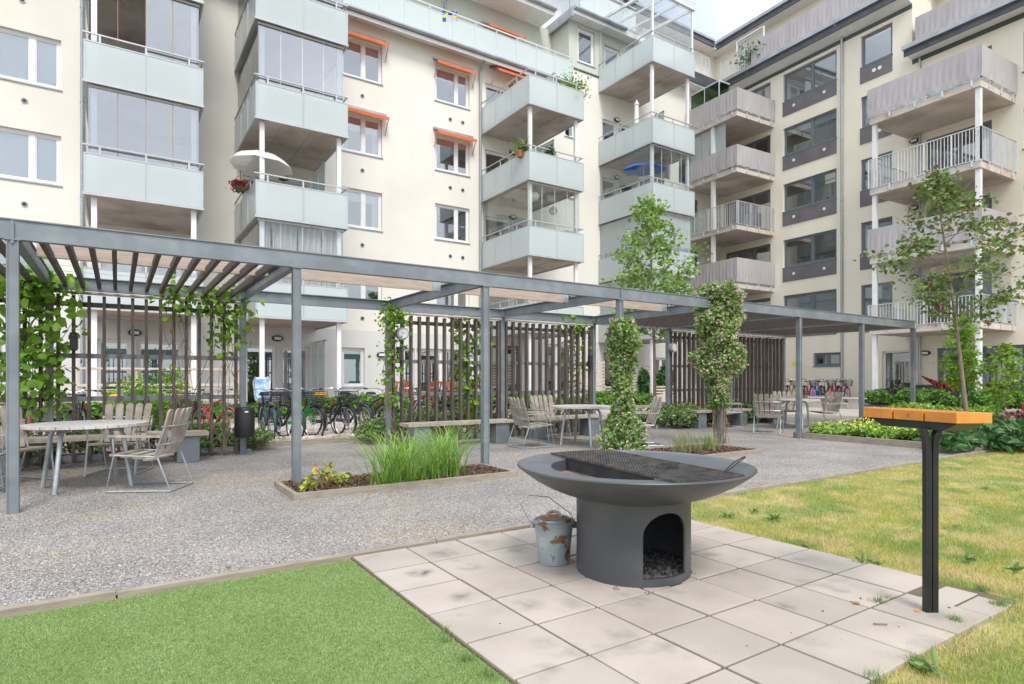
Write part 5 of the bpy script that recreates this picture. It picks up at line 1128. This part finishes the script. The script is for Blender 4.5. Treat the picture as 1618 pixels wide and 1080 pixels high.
# flag
c = on_d(706, .34, 16.5); t = empty('flag', c, 0, 'small blue flag with a yellow cross on the roof terrace rail', 'flag'); bl = colmat('flag_blue', (.02, .10, .38), .8); ye = colmat('flag_yellow', (.80, .62, .03), .8)
def fl(u, v): return c + Vector((u + .03 * v, -.03 + .03 * math.sin(u * 9), .3 - v * .45 + .35 * u - .25))
def flagq(u0, u1, v0, v1, m, nm, par):
    m_ = MB(); n = 6
    for i in range(n):
        a, b = u0 + (u1 - u0) * i / n, u0 + (u1 - u0) * (i + 1) / n; m_.q(fl(a, v0), fl(b, v0), fl(b, v1), fl(a, v1))
    return m_.build(nm, m, par)
for u0, u1 in ((-.25, -.07), (.04, .45)):
    for v0, v1 in ((0, .38), (.62, 1)): flagq(u0, u1, v0, v1, bl, 'blue_field', t)
flagq(-.07, .04, 0, 1, ye, 'cross', t); flagq(.0401, .45, .38, .62, ye, 'cross', t); flagq(-.25, -.0701, .38, .62, ye, 'cross', t); MB().tube([c - Vector((0, 0, .4)), fl(.45, -.1)], .01, 5).build('pole', K['lampw'], t)
# hammock
hm = mat('hammock_cloth', (.75, .16, .03), rough=.9); n_ = hm.node_tree.nodes; l_ = hm.node_tree.links; tc_ = n_.new('ShaderNodeTexCoord'); wv = n_.new('ShaderNodeTexWave'); wv.bands_direction = 'DIAGONAL'; wv.inputs['Scale'].default_value = 1.1; rp_ = n_.new('ShaderNodeValToRGB'); rp_.color_ramp.interpolation = 'CONSTANT'
rp_.color_ramp.elements[0].color = (.02, .02, .08, 1); rp_.color_ramp.elements[1].position = .3; rp_.color_ramp.elements[1].color = (.75, .16, .02, 1); e_ = rp_.color_ramp.elements.new(.7); e_.color = (.5, .02, .05, 1)
l_.new(tc_.outputs['Object'], wv.inputs[0]); l_.new(wv.outputs['Fac'], rp_.inputs[0]); l_.new(rp_.outputs[0], n_['Principled BSDF'].inputs['Base Color'])
h0, h1 = RF.p(13.0, 1.0, 1.35), RF.p(10.4, 2.2, 1.3); t = empty('hammock', h0, 0, 'striped orange red and navy hammock hanging under the right balcony', 'hammock'); m_ = MB(); rows = []
for i in range(17):
    q = i / 16; c = h0.lerp(h1, q) - Vector((0, 0, .52 * math.sin(PI * q) ** .9)); w_ = .04 + .22 * math.sin(PI * q) ** .7; rows.append([c + (nR * x * w_) + Vector((0, 0, abs(x) ** 2 * w_ * .9)) for x in (-1, -.5, 0, .5, 1)])
for a, b in zip(rows, rows[1:]):
    for k in range(4): m_.q(a[k], a[k + 1], b[k + 1], b[k])
m_.build('cloth', hm, t, smooth=True); MB().tube([RF.p(13.9, .02, 2.3), h0], .012, 5).build('rope', K['log'], t); MB().tube([h1, RF.p(10.2, 2.6, 1.8)], .012, 5).build('rope', K['log'], t)
s_ = 12.9; t = empty('patio_sofa', RF.p(s_, .6, 0), 0, 'dark grey patio sofa at the yellow wall behind the hedge', 'sofa'); MB().box(RF, 11.9, 13.7, .2, .9, .1, .45).build('seat', K['dark'], t, bevel=.05); MB().box(RF, 11.9, 13.7, .1, .2, .1, 1.0).build('backrest', K['dark'], t, bevel=.05); MB().box(RF, 13.7, 13.85, .2, .9, .1, 1.1).build('armrest', K['dark'], t, bevel=.05)

# ------------------------------------------------------------------ plants
def ell(n, c, r, shell=.0):
    d = rng.normal(size=(n, 3)); d /= np.linalg.norm(d, axis=1)[:, None]; q = rng.uniform(shell, 1, n) ** (1 / 2.2); return np.array(c) + d * q[:, None] * np.array(r)
def shrub(c, r, h, lab, m='leaf_shrub', n=900, ls=.04, name='shrub', cat='shrub', group=None, stems=7):
    t = empty(name, c, 0, lab, cat, group); c = Vector(c); m_ = MB(); tips = []
    for i in range(stems * 4):
        a = rng.uniform(0, 2 * PI); q = rng.uniform(.2, 1); tip = c + Vector((r * q * math.cos(a), r * q * math.sin(a), h * rng.uniform(.45, 1) * (1 - .35 * q * q))); tips.append(tip)
        if i < stems * 2: m_.tube([c + Vector((r * .15 * math.cos(a), r * .15 * math.sin(a), -.01)), c.lerp(tip, .5) + Vector((0, 0, h * .1)), tip], [.006, .004, .002], 5)
    m_.build('stems', K['twig'], t)
    T = np.array(tips); P_ = T[rng.integers(0, len(T), n)] + rng.normal(size=(n, 3)) * np.array([r * .17, r * .17, h * .14]); P_[:, 2] = np.maximum(P_[:, 2], c.z + .02); leaves('foliage', P_, ls, K[m], t)
    return t
gS = 'low shrubs behind the pergola slats'
for i, (x, v, r, h, lab) in enumerate([(60, 11.2, .35, .35, 'fern green shrub under the bench behind the left table'), (150, 11.3, .45, .5, 'leafy shrub behind the long left bench'), (245, 11.4, .4, .6, 'climbing shoots behind the right chair of the left table'), (312, 11.2, .45, .45, 'low grey green shrub at the foot of the slats left of the bin'), (348, 11.3, .4, .42, 'grey green shrub between the slats just left of the bin'), (398, 11.35, .38, .32, 'pale green low shrub right of the bin post'),
    (598, 11.1, .4, .42, 'grey green spreading shrub at the end of the cobble strip'), (630, 11.3, .45, .6, 'pale shrub behind the bench end and the tall grass'), (680, 11.4, .4, .55, 'shrub behind the bench near the silver bicycle'), (715, 11.3, .4, .5, 'shrub behind the plank bench left of the yellow green vine'), (748, 11.4, .4, .6, 'shrub at the foot of the yellow green vine'), (790, 11.2, .4, .45, 'dense green shrub behind the end of the plank bench'), (825, 11.3, .4, .5, 'dense shrub between the two middle benches'), (868, 11.3, .4, .42, 'shrub under the bench behind the middle table'), (905, 11.3, .4, .42, 'shrub behind the middle bench near the clematis')]):
    shrub((sv(x, v), v, .03), r, h, lab, n=1500, ls=.038, group=gS)
shrub((*G(1012, 668)[:2], .03), .4, .35, 'small sparse shrub left of the thin tree trunk', n=500, group=gS); shrub((*(G(1000, 676)[:2]), .03), .3, .28, 'small low shrub on the bark bed left of the thin tree', n=350, group=gS)
for x, y, lab in ((1062, 676, 'rounded low shrub right of the thin tree trunk'), (1085, 674, 'rounded low shrub behind the first far slats'), (1110, 672, 'green shrub behind the far slats left of the bench'), (1175, 668, 'dark shrub under the far plank bench'), (1198, 666, 'dark green shrub at the right end of the far bench')): p = G(x, y); shrub((p.x, p.y, .03), .5, .5, lab, n=1500, ls=.05, m='leaf_shrub' if x < 1150 else 'leaf_dark', group=gS)
for x, v, h, lab in ((205, 17.6, 1.2, 'young flowering bush in front of the pale slat fence'), (268, 17.6, 1.3, 'taller young bush with yellow green leaves before the slat fence'), (228, 12.0, .95, 'climbing young plant with round leaves behind the left table chairs')): shrub((sv(x, v), v, .1), .5, h, lab, n=500, ls=.07, m='leaf_hop', stems=5)
# ivy-grown screen and hedge beds (uncountable)
def cover(name, poly_fn, n, h, ls, m, lab, mid=0, elong=1.5, z0=.05):
    P_ = poly_fn(n); x = P_[:, 0]; y = P_[:, 1]; bumps = .62 + .38 * np.sin(x * 2.1 + 1.3 * np.sin(y * 3)) * np.sin(y * 2.7 + x) ; P_ = np.column_stack([x, y, z0 + h * bumps * rng.uniform(.15, 1, n) ** .5]); return tag(leaves(name, P_, ls, K[m], None, elong=elong), lab, 'plants', kind='stuff')
cover('fern_bed', lambda n: np.stack([rng.uniform(-6, 19.5, n), rng.uniform(18.4, 19.15, n)], 1), 42000, .72, .07, 'leaf_fern', 'bed of bright green ferns in front of the left patios', elong=2)
def rfp(s0, s1, d0, d1): return lambda n: np.array([tuple(RF.p(a, b, 0))[:2] for a, b in zip(rng.uniform(s0, s1, n), rng.uniform(d0, d1, n))])
cover('geranium_bed', rfp(8, 14.2, 2.3, 3.35), 15000, .85, .075, 'leaf_fern', 'bed of bright green leafy plants under the right balcony', elong=1.3)
cover('ivy', lambda n: np.stack([rng.uniform(sv(1010, 20.2), sv(1062, 20.2), n), rng.uniform(20.0, 20.25, n)], 1), 3500, 1.9, .09, 'leaf_dark', 'dark ivy on the tall slat screen by the thin tree')
cover('lady_mantle', lambda n: np.stack([rng.uniform(12.1, 14.6, n), rng.uniform(4.7, 7.1, n)], 1), 15000, .25, .065, 'leaf_alch', 'low bed of lady mantle with lime flowers', elong=1.1, z0=.1)
P_ = np.stack([rng.uniform(12.1, 14.6, 900), rng.uniform(4.7, 7.1, 900), rng.uniform(.24, .38, 900)], 1); tag(leaves('lime_flowers', P_, .035, K['flower_y'], elong=1), 'froth of tiny lime flowers over the lady mantle', 'plants', kind='stuff')
cover('heuchera', lambda n: np.stack([rng.uniform(14.2, 18, n), rng.uniform(4.6, 7.2, n)], 1), 9000, .42, .06, 'leaf_purp', 'purple leaved plants around the right tree', elong=2, z0=.1)
cover('green_cover', lambda n: np.stack([rng.uniform(14.8, 20, n), rng.uniform(6.2, 7.25, n)], 1), 7000, .55, .075, 'leaf_alch', 'light green leafy plants behind the purple ones', elong=1.4, z0=.1)
for k in range(14):
    x = [1515, 1528, 1545, 1560, 1575, 1590, 1604, 1618, 1630, 1585, 1600, 1616, 1500, 1570][k]; y = [702, 700, 700, 698, 700, 703, 700, 702, 700, 690, 690, 690, 704, 686][k]; p = G(x, y + 2, .1)
    t = empty('hellebore', (p.x, p.y, .1), 0, 'dark green glossy leaved perennial in the right bed beyond the lawn', 'plant', 'dark leaved perennials at the right lawn edge'); n = 170; P_ = np.array((p.x, p.y, .12)) + np.column_stack([rng.normal(0, .17, n), rng.normal(0, .17, n), rng.uniform(0, .34 if k > 3 else .2, n)]); leaves('foliage', P_, .065, K['leaf_dark'], t, elong=2.3)
    MB().tube([(p.x, p.y, .09), (p.x, p.y, .25)], .006, 5).build('stem', K['twig'], t)

def tree(base, H, z0, rad, lab, m, n=8500, ls=.075, lean=(0, 0), tr=.055, off=(0, 0), limbs=26, top_thin=.5, cl=.22, name='young_tree'):
    base = Vector(base); t = empty(name, base, 0, lab, 'tree'); m_ = MB(); K_ = 9; tp_ = []
    for i in range(K_):
        q = i / (K_ - 1); tp_.append(base + Vector((lean[0] * q + .04 * math.sin(q * 7), lean[1] * q + .04 * math.cos(q * 5) - .04, H * q)))
    m_.tube(tp_, [tr * (1 - .8 * i / (K_ - 1)) for i in range(K_)], 9); m_.build('trunk', K['bark'], t, smooth=True)
    def at(z): q = z / H * (K_ - 1); i = min(K_ - 2, int(q)); return tp_[i].lerp(tp_[i + 1], q - i)
    cs = []; b_ = MB()
    for i in range(limbs):
        q = i / (limbs - 1); z = z0 * .78 + (H - z0 * .78) * q * .93; s = at(z); a = i * 2.4 + rng.uniform(-.4, .4)
        prof = math.sin(min(1, .22 + q * .95) * PI) ** .7 if q < .6 else (1 - (q - .6) / .4) * .6 + .12
        L = rad * prof * rng.uniform(.75, 1.1); rise = (.45 if q < .3 else .28) * L + .15
        e = s + Vector((math.cos(a) * L + off[0] * prof, math.sin(a) * L + off[1] * prof, rise)); mid = s.lerp(e, .5) + Vector((0, 0, -.06 * L + .05))
        b_.tube([s, mid, e], [tr * .33 * (1 - .5 * q), .009, .003], 5)
        for k in range(6):
            g = rng.uniform(.35, 1.05); c = s.lerp(e, g) + Vector(rng.normal(0, .14, 3)) * L * .75; cs.append((c, .6 + .5 * (1 - q))); b_.tube([s.lerp(e, g * .85), c], [.005, .002], 4)
    b_.build('branches', K['bark'], t, smooth=True)
    W = np.array([w for _, w in cs]); Cn = np.array([tuple(c) for c, _ in cs]); idx = rng.choice(len(cs), n, p=W / W.sum()); P_ = Cn[idx] + rng.normal(size=(n, 3)) * [cl, cl, cl * .42]
    leaves('crown', P_, ls, K[m], t, elong=1.35, droop=.25, flat=.3); return t
p = G(1034, 668); tree((p.x, p.y, 0), 6.35, 2.9, 1.4, 'thin trunked young tree with light green leaves beyond the middle of the pergola', 'leaf_tree', n=3400, ls=.085, lean=(-.15, .1), cl=.17, limbs=26)
p = G(1529, 678); tree((p.x, p.y, .08), 6.3, 3.0, 1.5, 'young tree with rust tipped leaves in front of the right balconies', 'leaf_tree2', n=3000, ls=.078, lean=(-.9 * cth, .9 * sth), off=(.35 * cth, -.35 * sth), cl=.18, limbs=22, tr=.055)
p = G(1552, 672); tree((p.x + 1.1, p.y + .9, .1), 2.9, 1.0, .45, 'slender upright bush with yellow green leaves behind the right tree trunk', 'leaf_hop', n=1500, ls=.075, cl=.13, limbs=16, tr=.02, name='tall_bush'); p = G(1600, 676)
tree((p.x + 1, p.y + .5, .1), 2.0, .5, .6, 'loose light green bush at the right edge', 'leaf_hop', n=700, ls=.08, cl=.12, limbs=12, tr=.015, name='tall_bush')

def climber(base, z0, z1, rfun, lab, m='leaf_clem', n=5000, ls=.045, flowers=350, stems=12, name='clematis', fl0=0, fs=.024, sx=0):
    bx, by = base; t = empty(name, (bx, by, .04), 0, lab, 'climbing plant'); z = z0 + (z1 - z0) * rng.uniform(0, 1, n) ** (.8 if z0 > .5 else 1); a = rng.uniform(0, 2 * PI, n); q = rng.uniform(0, 1, n) ** .5
    lump = 1 + .22 * np.sin(z * 6 + a * 2) + .14 * np.sin(z * 13 - a * 3); r = np.array([rfun(k) for k in z]) * lump * (.35 + .65 * q)
    P_ = np.column_stack([bx + sx + r * np.cos(a), by + r * np.sin(a), z]); leaves('foliage', P_, ls, K[m], t, elong=1.6, droop=.3)
    if flowers:
        z = rng.uniform(z0 + fl0, z1, flowers); a = rng.uniform(0, 2 * PI, flowers); r = np.array([rfun(k) for k in z]) * (1 + .22 * np.sin(z * 6 + a * 2) + .14 * np.sin(z * 13 - a * 3)) * (.9 + .18 * rng.uniform(0, 1, flowers)); C0 = np.column_stack([bx + sx + r * np.cos(a), by + r * np.sin(a), z]); P_ = np.repeat(C0, 7, 0) + rng.normal(size=(flowers * 7, 3)) * .010
        leaves('flowers', P_, fs, K['petal'], t, elong=1., droop=0)
    m_ = MB()
    for i in range(stems):
        a = rng.uniform(0, 2 * PI); pts = []
        for k in range(9):
            zz = .04 + (z1 - .3) * k / 8; rr = .05 + .06 * abs(math.sin(k * 1.3 + i)) + rng.uniform(0, .05); pts.append((bx + sx * min(1, k / 4) + rr * math.cos(a + k * .5), by + rr * math.sin(a + k * .5), zz))
        m_.tube(pts, .004 if i % 3 else .008, 4)
    m_.build('stems', K['twig'], t); return t
climber((UK[4] + .08, VF + .02), .08, 2.22, lambda z: .155 + .11 * math.exp(-((z - 1.95) / .3) ** 2) + .25 * math.exp(-((z - .1) / .4) ** 2), 'slim clematis column with pink white flowers from ground to beam behind the fire bowl', n=4600, flowers=420)
climber((UK[5], VF), .72, 3.0, lambda z: (.15 + .22 * min(1, max(0, (z - .95) / .6)) + .03 * math.sin(z * 9)) * (1 if z < 2.65 else max(.1, 1 - ((z - 2.65) / .45) ** 2) ** .5), 'thick clematis crown with many pale flowers over the pergola beam', n=7500, flowers=1000, stems=24, fl0=.2, sx=-.06)
def vine(x, v, z0, z1, wd, lab, m, n, ls, top=.0, seed=0, name='vine', dep=.16):
    u = sv(x, v); t = empty(name, (u, v, .03), 0, lab, 'climbing plant', None); m_ = MB(); cs = []
    for i in range(7):
        pts = []; u_ = u + rng.uniform(-.3, .3) * wd
        for k in range(12): u_ += rng.uniform(-.09, .09); pts.append(Vector((u_ + wd * .3 * math.sin(k * .9 + i), v + rng.uniform(-.05, .05), .03 + (z1 - .03) * k / 11)))
        m_.tube(pts, .005, 4); cs += [p for p in pts if p.z > z0]
    m_.build('stems', K['twig'], t); Cn = np.array([tuple(c) for c in cs]); P_ = Cn[rng.integers(0, len(Cn), n)] + rng.normal(size=(n, 3)) * [wd * .34, dep * .6, .12]
    if top: k = int(n * .4); P_[:k] = np.column_stack([u + rng.normal(0, top, k), v + rng.normal(-.03, .16, k), z1 + rng.normal(0, .11, k)])
    leaves('foliage', P_, ls, K[m], t, elong=1.15, droop=.75, fold=.15)
vine(55, VB - .16, .85, 2.6, .30, 'large leaved green vine covering the left end of the slats', 'leaf_big', 760, .105, top=.12, dep=.2); vine(30, VB - .16, 1.2, 2.35, .3, 'second stem of large leaves at the left picture edge', 'leaf_big', 150, .105)
vine(355, VB - .14, 1.7, 2.52, .22, 'hop vine hanging at the top right of the left slats', 'leaf_hop', 300, .075, top=.2); vine(290, VB - .14, 2.15, 2.55, .25, 'bright green vine tuft on the top rail of the left slats', 'leaf_hop', 150, .075, top=.22)
vine(622, VB - .14, .8, 2.45, .14, 'thin yellow green hop vine at the slats beside the bicycles', 'leaf_hop', 420, .065, top=.12); vine(745, VB + .14, .5, 2.45, .15, 'sunlit yellow green vine in the middle slats', 'leaf_hop', 420, .10); vine(905, VB + .16, .7, 2.45, .17, 'loose yellow green vine behind the slats near the middle table', 'leaf_hop', 380, .07, top=.25)

# grasses
GG = 'clumps of tall green grass in the first bed'
for i, (x, y, r) in enumerate(((618, 768, .16), (655, 764, .18), (690, 757, .16), (722, 752, .15), (640, 752, .14), (705, 745, .13))):
    p = G(x, y, .05); t = empty('grass_clump', (p.x, p.y, .05), 0, 'tall arching green grass clump in the bed under the first posts', 'grass', GG); n = 120
    blades('blades', np.column_stack([p.x + rng.normal(0, r * .45, n), np.clip(p.y + .12 + rng.normal(0, r * .4, n), 6.42, 7.2), np.full(n, .04)]), .56, .009, K['grassb'], lean=.8, parent=t)
for x, y, lab in ((1075, 713, 'left feathery grass tuft behind the fire bowl'), (1100, 711, 'thin middle grass tuft behind the fire bowl'), (1122, 710, 'right grass tuft at the foot of the big clematis')):
    p = G(x, y, .05); t = empty('grass_tuft', (p.x, p.y, .05), 0, lab, 'grass', 'feathery grass tufts behind the fire bowl'); n = 110 if x != 1100 else 50; blades('blades', np.column_stack([p.x + rng.normal(0, .07, n), p.y + rng.normal(0, .07, n), np.full(n, .04)]), .34, .005, K['drygrass'], lean=.4, parent=t)
for x, y, lab, sc in ((512, 768, 'small yellow green plant with reddening leaves in the first bed', .16), (492, 774, 'tiny red leaved seedling at the left end of the first bed', .07), (545, 764, 'small reddish leaf shoot right of the yellow green plant', .07)): p = G(x, y, .06); shrub((p.x, p.y, .05), sc, sc * .9 + .06, lab, m='leaf_aut', n=int(330 * sc), ls=.055, stems=3, name='seedling', cat='plant')
# lawn and turf
def in_view(P, zmin=1.5, pad=60):
    Z = P[:, 0] * sth + P[:, 1] * cth; X = P[:, 0] * cth - P[:, 1] * sth; x = 809 + f_ * X / np.maximum(Z, .01); y = hy_ + f_ * 1.24 / np.maximum(Z, .01); return (Z > zmin) & (x > -pad) & (x < 1618 + pad) & (y < 1080 + pad)
n = 1500000; P_ = np.column_stack([rng.uniform(-4, 1.335, n), rng.uniform(.2, 4.03, n), np.full(n, .002)]); P_ = P_[in_view(P_, 1.2, 250)]; Z = P_[:, 0] * sth + P_[:, 1] * cth; P_ = P_[rng.uniform(0, 1, len(P_)) < np.clip((2.6 / Z) ** 1.2, .1, 1)]; P_ = P_[:420000]
tag(blades('turf_pile', P_, .009, .0034, K['turfb'], lean=1.3, curve=False), 'short bright green pile of the artificial turf', 'turf', kind='stuff')
wear = G(1560, 985)
n = 1900000; P_ = np.column_stack([rng.uniform(1.0, 16, n), rng.uniform(-3.5, 4.06, n), np.full(n, -.002)]); P_ = P_[in_view(P_, 1.2, 350)]; P_ = P_[rng.uniform(0, 1, len(P_)) > .8 * np.exp(-((P_[:, 0] - wear.x) ** 2 + (P_[:, 1] - wear.y) ** 2) / .06)]
ok = ~((P_[:, 0] > 1.3) & (P_[:, 0] < 4.15 - .04 * np.sin(P_[:, 1] * 9) ** 2) & (P_[:, 1] > 1.25 + .07 * np.sin(P_[:, 0] * 5) ** 2)); P_ = P_[ok & ~((P_[:, 0] < 1.335) & (P_[:, 1] > 0))]; ok = ~((P_[:, 0] > 11.95) & (P_[:, 1] > 4.0)); P_ = P_[ok]
dens = .5 + .5 * np.sin(P_[:, 0] * 2.3 + np.sin(P_[:, 1] * 3.1)) * np.sin(P_[:, 1] * 2.1 + 1.7 * np.sin(P_[:, 0] * 1.3)); Z = P_[:, 0] * sth + P_[:, 1] * cth
P_ = P_[(rng.uniform(0, 1, len(P_)) < np.clip(3.2 / Z, .1, 1) ** 1.0 * (.45 + .55 * dens))]; P_ = P_[rng.permutation(len(P_))[:400000]]
tag(blades('lawn_grass', P_, .034, .0032, K['lawnb'], lean=.9, curve=False), 'dry yellow green lawn grass right of the paving slabs', 'grass', kind='stuff')
m_ = []
for x, y, n, h in ((1388, 955, 110, .05), (700, 1015, 50, .05), (705, 1000, 40, .04), (1552, 935, 120, .07), (1510, 985, 150, .07), (1450, 1050, 150, .06), (1380, 1076, 100, .06), (1400, 948, 30, .03), (1580, 960, 160, .07), (735, 1045, 60, .05), (770, 1070, 50, .05)):
    p = G(x, y); m_.append(np.column_stack([p.x + rng.normal(0, .018, n), p.y + rng.normal(0, .018, n), np.full(n, .005)]))
tag(blades('joint_grass', np.vstack(m_), .045, .0035, K['leaf_shrub'], lean=.7, curve=False), 'small tufts of green grass in the slab joints and edges', 'grass', kind='stuff')
for i, (x, y, lab, sc) in enumerate(((1150, 818, 'dark green dandelion rosette left in the lawn', .1), (1192, 812, 'upright dandelion leaves in the lawn behind the slabs', .08), (1222, 824, 'broad dandelion rosette in the lawn', .11), (1513, 835, 'round plantain leaf right of the serving stand', .05), (1360, 892, 'dark weed at the slab edge', .07), (1385, 894, 'small weed beside the slab edge weed', .06), (1470, 1062, 'weed clump near the bottom right corner', .1), (1560, 775, 'small weed far in the lawn at right', .06), (1275, 868, 'tiny weed at the slab corner', .05), (1530, 890, 'low weed right of the black post', .08), (1600, 905, 'weed at the right picture edge', .09))):
    p = G(x, y); t = empty('weed', (p.x, p.y, 0), 0, lab, 'weed', 'weeds in the lawn'); n = 16; P_ = np.column_stack([p.x + rng.normal(0, .012, n), p.y + rng.normal(0, .012, n), rng.uniform(.01, .03, n)]); leaves('leaf_rosette', P_, sc * .24, K['leaf_shrub'], t, elong=2.8, droop=-.25)
m_ = []; tag(leaves('fallen_leaves', np.array([tuple(G(x, y, .03)) for x, y in ((357, 897), (262, 930), (180, 945), (480, 893), (820, 838), (1350, 780), (1290, 830), (1420, 870), (1455, 965), (600, 800), (545, 812))]), .017, mat('dead_leaf', (.35, .15, .06), (.5, .3, .12), scale=9, rough=.8)), 'scattered brown fallen leaf bits on gravel and lawn', 'leaf litter', kind='stuff')
# loose gravel stones
n = 200000; P_ = np.column_stack([rng.uniform(-5, 9, n), rng.uniform(4.13, 9, n), np.zeros(n)]); P_ = P_[in_view(P_, pad=20)]; Z = P_[:, 0] * sth + P_[:, 1] * cth; ok = ~((P_[:, 0] > 1.48) & (P_[:, 0] < 4.27) & (P_[:, 1] > 6.3)) & ~((P_[:, 0] > 6.3) & (P_[:, 1] > 6.05)); P_ = P_[ok & (rng.uniform(0, 1, len(P_)) < np.clip((4.2 / Z) ** 2, .05, 1))][:60000]
n = len(P_); o4 = rng.uniform(0, 2 * PI, n)[:, None] + np.array([0, 1.57, 3.14, 4.71])[None]; rr = rng.uniform(.0035, .009, (n, 1)) * rng.uniform(.7, 1.3, (n, 4)); v = np.zeros((n, 5, 3)); v[:, :4, 0] = P_[:, :1] + rr * np.cos(o4); v[:, :4, 1] = P_[:, 1:2] + rr * np.sin(o4); v[:, :4, 2] = rng.uniform(0, .002, (n, 4)); v[:, 4, :2] = P_[:, :2] + rng.normal(0, .002, (n, 2)); v[:, 4, 2] = rng.uniform(.003, .0085, n)
tag(np_mesh('gravel_stones', v, 5, [(0, 1, 4), (1, 2, 4), (2, 3, 4), (3, 0, 4)], K['pebble']), 'loose angular grey stones of the gravel yard', 'gravel', kind='stuff')
